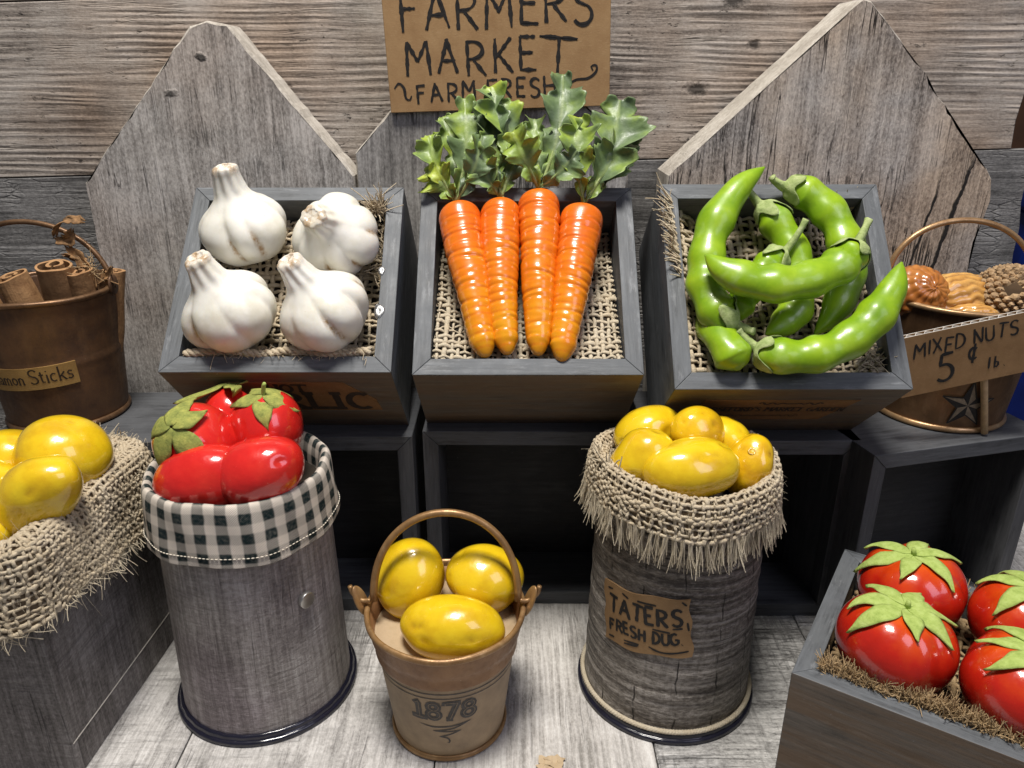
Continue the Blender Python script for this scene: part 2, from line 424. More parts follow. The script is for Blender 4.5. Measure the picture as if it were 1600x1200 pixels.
M['tomato_red'] = glossy_veg('shiny red tomato', [(0.50, 0.012, 0.010), (0.60, 0.018, 0.014), (0.66, 0.030, 0.018)], (0.58, 0.06, 0.02), 0.5, 0.16, 0.8, speck=0.35, speck_col=(0.8, 0.3, 0.2), bs=0.3, bd=0.0012, hs=1.4)
M['tomato_orange'] = glossy_veg('shiny orange red tomato', [(0.24, 0.006, 0.004), (0.46, 0.014, 0.005), (0.64, 0.07, 0.006)], (0.70, 0.16, 0.006), 0.6, 0.15, 0.8, speck=0.15, speck_col=(0.7, 0.3, 0.1), grad=True, bs=0.25, bd=0.0012, hs=1.2)  # ramp paints in the shading: dark red below, orange at the top


def bloom(mat, col, amt):
    t = M[mat].node_tree
    b = t.nodes['Principled BSDF']
    src = b.inputs['Base Color'].links[0].from_socket
    v = coords(t, None, True)
    f = mth(t, 'MULTIPLY', rng_map(t, noise(t, v, 0.8, 4, 0.6), 0.56, 0.72), amt)
    seti(b, Base_Color=mixc(t, f, src, col))


bloom('bean', (0.38, 0.52, 0.18), 0.5)


def felt(name, ramp, scale=3.0):
    m, t, b = new_mat(name)
    v = coords(t, None, True)
    n = noise(t, v, scale, 6, 0.7)
    cr = nd(t, 'ShaderNodeValToRGB', Fac=rng_map(t, n, 0.3, 0.72))
    e = cr.color_ramp.elements
    e[0].color, e[1].color = (*ramp[0], 1), (*ramp[-1], 1)
    for i, c in enumerate(ramp[1:-1]):
        e.new((i + 1) / (len(ramp) - 1)).color = (*c, 1)
    seti(b, Base_Color=cr.outputs[0], Roughness=0.85)
    b.inputs['Specular IOR Level'].default_value = 0.2
    bump(t, b, noise(t, v, 11, 4, 0.7), 0.6, 0.0006)
    return m


M['felt_green'] = felt('pale green felt calyx', [(0.24, 0.33, 0.07), (0.36, 0.46, 0.12), (0.44, 0.54, 0.18)])
M['felt_olive'] = felt('olive mottled calyx', [(0.14, 0.17, 0.045), (0.28, 0.30, 0.075), (0.46, 0.44, 0.11)], 2.4)
M['pod_calyx'] = felt('grey green pod calyx', [(0.20, 0.27, 0.08), (0.33, 0.40, 0.16), (0.46, 0.50, 0.26)], 2.8)


def leaf_mat():
    m, t, b = new_mat('painted carrot leaf')
    v = coords(t, None, True)
    n = noise(t, v, 0.75, 3, 0.55)
    n2 = noise(t, v, 5, 4, 0.6)
    rd = nd(t, 'ShaderNodeObjectInfo').outputs['Random']
    cr = nd(t, 'ShaderNodeValToRGB', Fac=mth(t, 'ADD', mth(t, 'MULTIPLY', rng_map(t, n, 0.36, 0.64), 0.55), mth(t, 'MULTIPLY', rd, 0.45)))
    e = cr.color_ramp.elements
    e[0].color, e[1].color = (0.075, 0.115, 0.055, 1), (0.38, 0.44, 0.04, 1)
    e.new(0.35).color = (0.13, 0.19, 0.075, 1)
    e.new(0.68).color = (0.22, 0.31, 0.05, 1)
    col = mixc(t, mth(t, 'MULTIPLY', attr_f(t, 'stain'), 0.4), cr.outputs[0], (0.30, 0.37, 0.13))
    col = mixc(t, mth(t, 'MULTIPLY', rng_map(t, n2, 0.5, 0.75), 0.22), col, (0.25, 0.32, 0.19))
    seti(b, Base_Color=col, Roughness=rng_map(t, n2, 0.3, 0.7, 0.34, 0.55))
    b.inputs['Specular IOR Level'].default_value = 0.45
    bump(t, b, n2, 0.35, 0.0005)
    return m


M['leaf'] = leaf_mat()


def gingham():
    m, t, b = new_mat('green and cream gingham')
    v = coords(t, 'tc', False)
    wob = nd(t, 'ShaderNodeTexNoise', Vector=v, Scale=1.2, Detail=2.0).outputs['Color']
    v = nd(t, 'ShaderNodeVectorMath', {'operation': 'ADD'}, i0=v, i1=vscale(t, wob, (0.16, 0.16, 0.16))).outputs[0]
    sx = nd(t, 'ShaderNodeSeparateXYZ', i0=v)

    def stripe(c, per):
        fr = mth(t, 'FRACT', mth(t, 'DIVIDE', c, per))
        d = mth(t, 'ABSOLUTE', mth(t, 'SUBTRACT', fr, 0.5))
        return rng_map(t, d, 0.22, 0.30, 1.0, 0.0), fr
    a, _ = stripe(sx.outputs[0], 0.90)
    c, _ = stripe(sx.outputs[2], 0.84)
    th1 = mth(t, 'SINE', mth(t, 'MULTIPLY', sx.outputs[0], 2 * PI / 0.075))
    th2 = mth(t, 'SINE', mth(t, 'MULTIPLY', sx.outputs[2], 2 * PI / 0.075))
    weave = rng_map(t, mth(t, 'MULTIPLY', th1, th2), -0.5, 0.5)
    both = mth(t, 'MULTIPLY', a, c)
    one = mth(t, 'SUBTRACT', mth(t, 'MAXIMUM', a, c), both)
    vert = mth(t, 'MULTIPLY', a, 0.30)
    dk = mth(t, 'ADD', mth(t, 'MULTIPLY', both, 1.0), mth(t, 'MULTIPLY', one, mth(t, 'ADD', vert, mth(t, 'MULTIPLY', weave, 0.55))), clamp=True)
    n = noise(t, v, 9, 4, 0.7)
    dk = mth(t, 'MULTIPLY', dk, rng_map(t, n, 0.2, 0.55, 0.8, 1.0))
    col = mixc(t, dk, (0.66, 0.59, 0.51), (0.008, 0.020, 0.022))
    seti(b, Base_Color=col, Roughness=0.9)
    b.inputs['Specular IOR Level'].default_value = 0.15
    bump(t, b, mth(t, 'ADD', mth(t, 'MULTIPLY', th1, th2), n), 0.5, 0.0003)
    return m


M['gingham'] = gingham()
M['thread'] = simple('cream thread', (0.66, 0.60, 0.50), 0.9)


def cinnamon():
    m, t, b = new_mat('cinnamon bark')
    v = coords(t, None, True)
    n = noise(t, vscale(t, v, (1, 1, 0.15)), 4, 6, 0.7)
    n2 = noise(t, v, 2.0, 5, 0.65)
    col = mixc(t, rng_map(t, n2, 0.3, 0.7), (0.24, 0.12, 0.048), (0.44, 0.25, 0.11))
    col = mixc(t, mth(t, 'MULTIPLY', rng_map(t, n, 0.55, 0.75), 0.6), col, (0.10, 0.045, 0.018))
    seti(b, Base_Color=col, Roughness=0.75)
    bump(t, b, mth(t, 'ADD', n, n2), 0.6, 0.0008)
    return m


M['cinnamon'] = cinnamon()
M['husk'] = simple('dry brown husk', (0.22, 0.12, 0.05), 0.8, var=0.7, scale=2.5, bs=0.6, bd=0.0008)
M['walnut'] = glossy_veg('varnished orange nut', [(0.30, 0.09, 0.016), (0.42, 0.15, 0.028), (0.50, 0.21, 0.05)], (0.16, 0.05, 0.012), 0.8, 0.28, 0.35, speck=0.0)
M['pecan'] = glossy_veg('varnished tan nut shell', [(0.46, 0.22, 0.05), (0.60, 0.32, 0.085), (0.68, 0.42, 0.13)], (0.20, 0.075, 0.018), 0.9, 0.2, 0.7, speck=0.0)
M['cone'] = simple('brown cone scale', (0.36, 0.24, 0.13), 0.8, var=0.5, scale=4, bs=0.5)
M['cone_core'] = simple('dark cone core', (0.06, 0.035, 0.016), 0.9)

# ------------------------------------------------------------------ mesh helpers


def make_mesh(name, V, F, mat, tc=None, stain=None, grad=None, smooth=True):
    me = bpy.data.meshes.new(name)
    V = np.asarray(V, float)
    me.from_pydata((V * S).tolist(), [], F if isinstance(F, list) else F.tolist())
    me.materials.append(M[mat] if isinstance(mat, str) else mat)
    if tc is None:
        tc = V
    a = me.attributes.new('tc', 'FLOAT_VECTOR', 'POINT')
    a.data.foreach_set('vector', np.asarray(tc, np.float32).ravel())
    for nm, arr in (('stain', stain), ('grad', grad)):
        if arr is not None:
            a = me.attributes.new(nm, 'FLOAT', 'POINT')
            a.data.foreach_set('value', np.asarray(arr, np.float32).ravel())
    if smooth:
        me.polygons.foreach_set('use_smooth', [True] * len(me.polygons))
    me.update()
    return me


def mat4(loc=(0, 0, 0), rx=0, ry=0, rz=0):
    return Matrix.Translation(Vector(loc)) @ Matrix.Rotation(math.radians(rz), 4, 'Z') @ Matrix.Rotation(math.radians(ry), 4, 'Y') @ Matrix.Rotation(math.radians(rx), 4, 'X')


class Thing:
    """a top-level thing; parts are given in the frame Mx (cm); the origin o (in that frame) becomes the base point"""

    def __init__(self, name, label, cat, Mx=None, o=(0, 0, 0), group=None, kind=None):
        self.Mx = Mx or Matrix.Identity(4)
        self.o = np.array(o, float)
        self.e = bpy.data.objects.new(name, None)
        self.e.empty_display_size = 0.01
        COL.objects.link(self.e)
        W = self.Mx @ Matrix.Translation(Vector(o))
        W.translation = W.translation * S
        self.e.matrix_world = W
        tag(self.e, label, cat, group, kind)

    def part(self, name, V, F, mat, parent=None, tc=None, kind=None, label=None, solid=0, **k):
        V = np.asarray(V, float)
        me = make_mesh(name, V - self.o, F, mat, tc=V if tc is None else tc, **k)
        o = bpy.data.objects.new(name, me)
        COL.objects.link(o)
        o.parent = parent or self.e
        if kind:
            o['kind'] = kind
        if label:
            o['label'] = label
        if solid:
            md = o.modifiers.new('Solidify', 'SOLIDIFY')
            md.thickness = solid * S
            md.offset = 0
        return o


def tag(o, label=None, cat=None, group=None, kind=None):
    if label:
        o['label'] = label
    if cat:
        o['category'] = cat
    if group:
        o['group'] = group
    if kind:
        o['kind'] = kind
    return o


def single(name, V, F, mat, label, cat, Mx=None, o=(0, 0, 0), group=None, kind=None, **k):
    """a thing that is one mesh"""
    Mx = Mx or Matrix.Identity(4)
    V = np.asarray(V, float)
    tc = k.pop('tc', None)
    me = make_mesh(name, V - np.array(o, float), F, mat, tc=V if tc is None else tc, **k)
    ob = bpy.data.objects.new(name, me)
    COL.objects.link(ob)
    W = Mx @ Matrix.Translation(Vector(o))
    W.translation = W.translation * S
    ob.matrix_world = W
    return tag(ob, label, cat, group, kind)


def join(*parts):
    Vs, Fs, n = [], [], 0
    for V, F in parts:
        V = np.asarray(V, float)
        Vs.append(V)
        Fs += [[i + n for i in f] for f in (F.tolist() if isinstance(F, np.ndarray) else F)]
        n += len(V)
    return np.concatenate(Vs), Fs


def bbox(x0, x1, y0, y1, z0, z1, bev=0.06, seg=2):
    bm = bmesh.new()
    bmesh.ops.create_cube(bm, size=1)
    for v in bm.verts:
        v.co = ((x0 + x1) / 2 + v.co.x * (x1 - x0), (y0 + y1) / 2 + v.co.y * (y1 - y0), (z0 + z1) / 2 + v.co.z * (z1 - z0))
    return bm_out(bm, bev, seg)


def bm_out(bm, bev=0, seg=2):
    if bev:
        bmesh.ops.bevel(bm, geom=bm.edges[:], offset=bev, segments=seg, profile=0.5, affect='EDGES')
    bm.verts.index_update()
    V = np.array([v.co[:] for v in bm.verts])
    F = [[v.index for v in f.verts] for f in bm.faces]
    bm.free()
    return V, F


def prism(outline, axis, a0, a1, bev=0.05, seg=2):
    """closed outline of 2-D points extruded along an axis; the other two axes take the outline in order"""
    bm = bmesh.new()
    ids = {'x': (1, 2), 'y': (0, 2), 'z': (0, 1)}[axis]
    ai = 'xyz'.index(axis)

    def mk(p, a):
        c = [0, 0, 0]
        c[ids[0]], c[ids[1]], c[ai] = p[0], p[1], a
        return bm.verts.new(c)
    A = [mk(p, a0) for p in outline]
    B = [mk(p, a1) for p in outline]
    n = len(outline)
    bm.faces.new(A)
    bm.faces.new(B[::-1])
    for i in range(n):
        bm.faces.new((A[i], B[i], B[(i + 1) % n], A[(i + 1) % n]))
    bmesh.ops.recalc_face_normals(bm, faces=bm.faces[:])
    return bm_out(bm, bev, seg)


def gridF(nu, nv, wrap=False, off=0):
    """quads of an nu x nv vertex grid (index i*nv+j)"""
    F = []
    for i in range(nu if wrap else nu - 1):
        i2 = (i + 1) % nu
        for j in range(nv - 1):
            F.append([off + i * nv + j, off + i2 * nv + j, off + i2 * nv + j + 1, off + i * nv + j + 1])
    return F


def lathe(profile, n=64, rfun=None, a0=PI / 2):
    """profile [(r,z)]; seam at the back; returns V,F,tc(arc,0,height)"""
    pr = np.array(profile, float)
    m = len(pr)
    th = a0 + np.linspace(0, 2 * PI, n + 1)
    r = np.repeat(pr[None, :, 0], n + 1, 0)
    z = np.repeat(pr[None, :, 1], n + 1, 0)
    if rfun is not None:
        r, z = rfun(th[:, None], r, z)
    V = np.stack([r * np.cos(th)[:, None], r * np.sin(th)[:, None], z], -1).reshape(-1, 3)
    seg = np.concatenate([[0], np.cumsum(np.hypot(np.diff(pr[:, 0]), np.diff(pr[:, 1])))])
    tc = np.stack([np.repeat(((th - a0) * pr[:, 0].max())[:, None], m, 1), np.zeros((n + 1, m)), np.repeat((-seg)[None, :], n + 1, 0)], -1).reshape(-1, 3)
    return V, gridF(n + 1, m), tc


def smooth_profile(pts, k=6):
    return spline([(a, b, 0) for a, b in pts], k)[:, :2]


def spline(pts, k=8):
    """Catmull-Rom through the points"""
    P = np.array(pts, float)
    P = np.vstack([2 * P[0] - P[1], P, 2 * P[-1] - P[-2]])
    out = []
    for i in range(1, len(P) - 2):
        for q in range(k):
            t = q / k
            a, b, c, d = P[i - 1], P[i], P[i + 1], P[i + 2]
            out.append(0.5 * ((2 * b) + (c - a) * t + (2 * a - 5 * b + 4 * c - d) * t * t + (3 * b - a - 3 * c + d) * t ** 3))
    out.append(P[-2])
    return np.array(out)


def nrm(v):
    return v / np.maximum(np.linalg.norm(v, axis=-1, keepdims=True), 1e-9)


def tube(path, rad, sides=10, up=(0, 0, 1), flat=1.0, rfun=None, caps=True):
    P = np.asarray(path, float)
    n = len(P)
    R = np.broadcast_to(np.asarray(rad, float), (n,))
    T = nrm(np.gradient(P, axis=0))
    u = np.array(up, float)
    A = np.zeros((n, 3))
    a = u - T[0] * (u @ T[0])
    if np.linalg.norm(a) < 1e-3:
        a = np.array([1.0, 0.2, 0.1])
        a -= T[0] * (a @ T[0])
    a /= np.linalg.norm(a)
    for i in range(n):
        a = a - T[i] * (a @ T[i])
        a /= np.linalg.norm(a)
        A[i] = a
    B = np.cross(T, A)
    ph = np.linspace(0, 2 * PI, sides, endpoint=False)
    k = np.ones((n, sides))
    if rfun is not None:
        k = rfun(np.linspace(0, 1, n)[:, None], ph[None, :])
    V = P[:, None, :] + (R[:, None] * k)[..., None] * (np.cos(ph)[None, :, None] * A[:, None, :] * flat + np.sin(ph)[None, :, None] * B[:, None, :])
    V = V.reshape(-1, 3)
    F = []
    for i in range(n - 1):
        for j in range(sides):
            j2 = (j + 1) % sides
            F.append([i * sides + j, i * sides + j2, (i + 1) * sides + j2, (i + 1) * sides + j])
    if caps:
        F.append(list(range(sides))[::-1])
        F.append([(n - 1) * sides + j for j in range(sides)])
    return V, F


def tubes_batch(P, N, rw, rh, sides=5):
    """many thin threads at once: P (T,M,3) paths, N (T,M,3) surface normals"""
    T = nrm(np.gradient(P, axis=1))
    B = nrm(np.cross(T, N))
    N2 = np.cross(B, T)
    ph = np.linspace(0, 2 * PI, sides, endpoint=False)
    rw = np.asarray(rw)
    rh = np.asarray(rh)
    if rw.ndim == 0:
        rw = np.full(P.shape[:2], float(rw))
    if rh.ndim == 0:
        rh = np.full(P.shape[:2], float(rh))
    V = P[:, :, None, :] + np.cos(ph)[None, None, :, None] * B[:, :, None, :] * rw[:, :, None, None] + np.sin(ph)[None, None, :, None] * N2[:, :, None, :] * rh[:, :, None, None]
    t, m = P.shape[:2]
    i = np.arange(t)[:, None, None] * m * sides
    j = np.arange(m - 1)[None, :, None] * sides
    k = np.arange(sides)[None, None, :]
    k2 = (k + 1) % sides
    F = np.stack(np.broadcast_arrays(i + j + k, i + j + k2, i + j + sides + k2, i + j + sides + k), -1).reshape(-1, 4)
    return V.reshape(-1, 3), F


def weave(surf, nu, nv, rng, r=0.10, h=0.085, sp=3, jit=0.25, gap=1.0, closed=False):
    """woven threads over surf(u,v)->(P,N); nu warp threads run along v, nv weft threads run along u"""
    out = []
    for (na, nb, flip) in ((nu, nv, False), (nv, nu, True)):
        m = nb * sp + 1
        s = np.linspace(0, 1, m)[None, :].repeat(na, 0)
        a = ((np.arange(na) + 0.5) / na)[:, None] + (jit / na) * (rng.normal(0, 0.45, (na, 1)) + 0.5 * np.sin(s * rng.uniform(4, 14, (na, 1)) + rng.uniform(0, 6, (na, 1))))
        a = np.clip(a, 0, 1)
        off = h * np.cos(PI * (s * nb - 0.5) + PI * np.arange(na)[:, None])
        P, N = (surf(a, s) if not flip else surf(s, a))
        P = P + N * (off if not flip else -off)[..., None] + rng.normal(0, 0.012, P.shape)
        rr = r * (1 + 0.28 * rng.normal(0, 1, (na, 1)) * 0.6 + 0.22 * np.sin(s * rng.uniform(10, 40, (na, 1)) + rng.uniform(0, 6, (na, 1))))
        rr = np.clip(rr, 0.35 * r, 1.7 * r)
        out.append(tubes_batch(P, N, rr, rr * 0.72, 5))
    return join(*out)


def fd_surf(fn):
    """wrap a position function into (P, N) by finite differences"""
    def g(u, v):
        e = 1e-3
        P = fn(u, v)
        du = fn(np.clip(u + e, 0, 1), v) - fn(np.clip(u - e, 0, 1), v)
        dv = fn(u, np.clip(v + e, 0, 1)) - fn(u, np.clip(v - e, 0, 1))
        return P, nrm(np.cross(du, dv))
    return g


def strands(base, dirs, length, rng, r=0.03, curl=0.35, m=6, grav=0.0, sides=4):
    """loose fibres from base points along dirs"""
    base = np.asarray(base, float)
    n = len(base)
    d = nrm(np.asarray(dirs, float))
    L = np.broadcast_to(np.asarray(length, float), (n,)) * rng.uniform(0.6, 1.25, n)
    t = np.linspace(0, 1, m)
    c1 = rng.normal(0, curl, (n, 3))
    c2 = rng.normal(0, curl * 0.6, (n, 3))
    P = base[:, None, :] + L[:, None, None] * (t[None, :, None] * d[:, None, :] + (t ** 2)[None, :, None] * c1[:, None, :] + (np.sin(t * 7))[None, :, None] * 0.12 * c2[:, None, :])
    P[:, :, 2] -= grav * (t ** 2)[None, :] * L[:, None]
    N = nrm(np.cross(d, rng.normal(0, 1, (n, 3))))[:, None, :].repeat(m, 1)
    rr = np.broadcast_to(np.asarray(r, float), (n,))[:, None] * (1 - 0.55 * t)[None, :]
    return tubes_batch(P, N, rr, rr, sides)


# ------------------------------------------------------------------ hand lettering: stroke glyphs on any surface


def arc(cx, cy, rx, ry, a0, a1, n=14):
    return [(cx + rx * math.cos(math.radians(a0 + (a1 - a0) * i / n)), cy + ry * math.sin(math.radians(a0 + (a1 - a0) * i / n))) for i in range(n + 1)]


GL = {
    'A': (.66, [[(0, 0), (.33, 1)], [(.33, 1), (.66, 0)], [(.12, .36), (.54, .36)]]),
    'C': (.62, [arc(.34, .5, .32, .5, 50, 310)]),
    'D': (.62, [[(.05, 0), (.05, 1)], [(.0, 1)] + arc(.12, .5, .48, .5, 85, -85) + [(0, 0)]]),
    'E': (.52, [[(.04, 1), (.04, 0)], [(.02, 1), (.5, .98)], [(.04, .53), (.42, .53)], [(.02, .02), (.52, .0)]]),
    'F': (.5, [[(.04, 1), (.04, 0)], [(.02, .98), (.5, 1)], [(.04, .55), (.4, .55)]]),
    'G': (.66, [arc(.34, .5, .32, .5, 50, 330), [(.38, .42), (.64, .42), (.64, .1)]]),
    'H': (.6, [[(.04, 0), (.04, 1)], [(.56, 0), (.56, 1)], [(.04, .5), (.56, .5)]]),
    'I': (.16, [[(.08, 0), (.08, 1)]]),
    'K': (.6, [[(.04, 0), (.04, 1)], [(.54, 1), (.06, .42)], [(.16, .52), (.6, 0)]]),
    'L': (.5, [[(.04, 1), (.04, .02), (.5, .02)]]),
    'M': (.78, [[(.02, 0), (.08, 1)], [(.08, 1), (.39, .42)], [(.39, .42), (.7, 1)], [(.7, 1), (.76, 0)]]),
    'N': (.62, [[(.04, 0), (.04, 1)], [(.04, 1), (.58, 0)], [(.58, 0), (.58, 1)]]),
    'O': (.68, [arc(.34, .5, .32, .5, 90, 450, 22)]),
    'R': (.6, [[(.05, 0), (.05, 1)], [(.0, .98)] + arc(.2, .74, .34, .25, 88, -88) + [(.05, .48)], [(.22, .48), (.6, 0)]]),
    'S': (.56, [arc(.29, .76, .25, .235, 25, 262, 12) + arc(.27, .25, .26, .255, 82, -150, 12)]),
    'T': (.64, [[(0, 1), (.64, .97)], [(.33, .98), (.31, 0)]]),
    'U': (.58, [[(.04, 1), (.04, .35)] + arc(.29, .3, .25, .29, 180, 360, 10) + [(.54, 1)]]),
    'X': (.6, [[(.02, 1), (.58, 0)], [(.56, 1), (.02, 0)]]),
    '1': (.4, [[(.05, .82), (.24, 1), (.24, 0)], [(.03, .02), (.45, .02)]]),
    '5': (.56, [[(.5, 1), (.1, .97)], [(.1, .97), (.06, .58)], [(.06, .58)] + arc(.25, .3, .29, .3, 110, -140, 14)]),
    '7': (.54, [[(.02, .85), (.02, 1), (.52, .98)], [(.52, .98), (.2, 0)]]),
    '8': (.54, [arc(.27, .75, .21, .23, -90, 270, 16), arc(.27, .27, .25, .26, 90, 450, 18)]),
    'c': (.42, [arc(.23, .3, .2, .29, 50, 310)]),
    'i': (.18, [[(.09, 0), (.09, .58)], [(.09, .78), (.09, .84)]]),
    'n': (.46, [[(.07, 0), (.07, .58)], [(.07, .42)] + arc(.24, .42, .16, .17, 150, 0, 8) + [(.4, 0)]]),
    'm': (.72, [[(.07, 0), (.07, .58)], [(.07, .42)] + arc(.21, .42, .14, .17, 150, 0, 8) + [(.35, 0)], [(.35, .42)] + arc(.5, .42, .14, .17, 150, 0, 8) + [(.64, 0)]]),
    'a': (.44, [arc(.2, .44, .17, .14, 150, 0, 8) + [(.37, 0)], arc(.2, .16, .17, .15, 80, 380, 14)]),
    'o': (.48, [arc(.24, .3, .2, .29, 90, 450, 18)]),
    't': (.32, [[(.13, .8), (.13, .12), (.2, .02), (.3, .05)], [(0, .58), (.28, .58)]]),
    'k': (.46, [[(.07, 0), (.07, 1)], [(.4, .58), (.1, .26)], [(.2, .34), (.44, 0)]]),
    's': (.38, [arc(.2, .44, .15, .14, 30, 262, 10) + arc(.18, .15, .17, .15, 82, -150, 10)]),
    'l': (.16, [[(.08, 0), (.08, 1)]]),
    'b': (.46, [[(.07, 1), (.07, 0)], [(.07, .32)] + arc(.22, .26, .17, .24, 140, -140, 12) + [(.07, .1)]]),
    '.': (.14, [[(.05, .0), (.09, .03)]]),
    "'": (.12, [[(.06, 1), (.04, .82)]]),
    'q': (.46, [arc(.24, .46, .2, .27, 45, 315), [(.3, .9), (.2, .02)]]),     # cent sign
    '~': (.7, [spline([(0, .55, 0), (.1, .95, 0), (.25, .75, 0), (.3, .3, 0), (.45, .05, 0), (.58, .35, 0), (.45, .5, 0)], 5)[:, :2].tolist()]),
}


def text_strokes(s, h, x0, y0, rng, track=0.16, jx=0.03, wid=1.0, slope=0.0, slant=0.0):
    """list of 2-D polylines for a line of text"""
    out, x = [], x0
    for ch in s:
        if ch == ' ':
            x += 0.42 * h * wid
            continue
        w, st = GL[ch]
        dy = rng.normal(0, jx) * h
        ro = rng.normal(0, jx * 0.9)
        for poly in st:
            q = np.array(poly, float)
            q[:, 0] *= wid
            q = q + rng.normal(0, jx * 0.5, (1, 2))
            q[:, 0] += slant * q[:, 1]
            q = np.stack([q[:, 0] - ro * q[:, 1], q[:, 1] + ro * q[:, 0]], 1)
            q = q * h + np.array([x, y0 + dy + slope * (x - x0)])
            out.append(q)
        x += (w * wid + track) * h
    return out, x


def text_width(s, h, track=0.16, wid=1.0):
    return sum((0.42 * wid if c == ' ' else GL[c][0] * wid + track) for c in s) * h - track * h


def ribbons(strokes, width, surf, rng, lift=0.012, taper=0.25, wob=0.12):
    """marker strokes as thin ribbons laid on a surface surf(x,y)->(P,N)"""
    Vs, Fs, n = [], [], 0
    for q in strokes:
        q = np.asarray(q, float)
        L = np.concatenate([[0], np.cumsum(np.hypot(*np.diff(q, axis=0).T))])
        m = max(5, int(L[-1] / 0.10))
        s = np.linspace(0, L[-1], m)
        c = np.stack([np.interp(s, L, q[:, 0]), np.interp(s, L, q[:, 1])], 1)
        t = nrm(np.gradient(c, axis=0))
        nn = np.stack([-t[:, 1], t[:, 0]], 1)
        u = np.linspace(0, 1, m)
        w = width * 0.5 * (1 - taper * np.abs(2 * u - 1) ** 3) * (1 + wob * np.sin(u * rng.uniform(6, 18) + rng.uniform(0, 6)) + rng.normal(0, wob * 0.5, m))
        a, b = c + nn * w[:, None], c - nn * w[:, None]
        for side in (a, b):
            P, N = surf(side[:, 0], side[:, 1])
            Vs.append(P + N * (lift + rng.uniform(0, 0.006)))
        for i in range(m - 1):
            Fs.append([n + i, n + i + 1, n + m + i + 1, n + m + i])
        n += 2 * m
    return np.concatenate(Vs), Fs


def plane_front(y):
    def f(x, z):
        P = np.stack([x, np.full_like(x, y), z], -1)
        N = np.zeros_like(P)
        N[..., 1] = -1
        return P, N
    return f


def cone_surf(r0, r1, h, th0, cx=0.0, rot=0.0):
    """x = arc length round the front, y = height; rot turns the print on the surface"""
    def f(x, y):
        c, s = math.cos(rot), math.sin(rot)
        X, Y = x * c - y * s, x * s + y * c
        r = r0 + (r1 - r0) * Y / h
        th = th0 + X / ((r0 + r1) / 2)
        N = np.stack([np.cos(th), np.sin(th), np.zeros_like(th)], -1)
        P = np.stack([r * np.cos(th), r * np.sin(th), Y], -1)
        return P, N
    return f


def surf_patch(x0, x1, y0, y1, surf, nx=24, ny=6, lift=0.02, jitter=None):
    """a sheet of paper laid on a surface, 0.3 mm thick with an edge"""
    X, Y = np.meshgrid(np.linspace(x0, x1, nx), np.linspace(y0, y1, ny), indexing='ij')
    if jitter is not None:
        X, Y = jitter(X, Y)
    P, N = surf(X, Y)
    top = (P + N * lift).reshape(-1, 3)
    bot = (P - N * 0.01).reshape(-1, 3)
    n = nx * ny
    F = gridF(nx, ny) + [f[::-1] for f in gridF(nx, ny, off=n)]
    ring = [i * ny for i in range(nx)] + [(nx - 1) * ny + j for j in range(1, ny)] + [i * ny + ny - 1 for i in range(nx - 2, -1, -1)] + [j for j in range(ny - 2, 0, -1)]
    for a, b in zip(ring, ring[1:] + ring[:1]):
        F.append([b, a, a + n, b + n])
    return np.concatenate([top, bot]), F


# ------------------------------------------------------------------ setting: floor, wall
def plank_mesh(name, V, F, mat, parent, seed):
    off = np.array([seed * 37.3, seed * 13.7, seed * 23.1])
    me = make_mesh(name, V, F, mat, tc=np.asarray(V) + off, smooth=False)
    o = bpy.data.objects.new(name, me)
    COL.objects.link(o)
    o.parent = parent
    return o


V, F = bbox(-75, 75, 2, 150, -3.4, -0.55, 0.1)
tbl = single('tabletop', V, F, 'table', 'dark tabletop under the plank sheets', 'table', kind='structure', smooth=False)
V, F = bbox(-42, 34, 10, 46.2, -0.53, -0.3, 0.02, 1)
floor = single('floor', V, F, 'under', 'pale grey plank flooring under the produce', 'floor', kind='structure', smooth=False)
fx = [-41.8, -33.2, -23.9, -14.05, -3.25, 6.1, 15.0, 24.2, 33.8]
fm = ['floor', 'floor_smooth', 'floor', 'floor', 'floor_smooth', 'floor_rough', 'floor_rough', 'floor']
fm = ['floor', 'floor_smooth', 'floor', 'floor', 'floor_smooth', 'floor_rough', 'floor_rough', 'floor']
for i in range(8):
    cuts = [10.1, [17, 30, 36.2, 20.5, 38.5, 21.0, 32.6, 25][i], 46.1]
    for j in range(2):
        V, F = bbox(fx[i] + 0.035, fx[i + 1] - 0.035, cuts[j] + 0.03, cuts[j + 1] - 0.03, -0.29, 0.0 - 0.004 * ((i + j) % 2), 0.045, 1)
        plank_mesh('plank', V, F, fm[i], floor, i * 2 + j + 1)

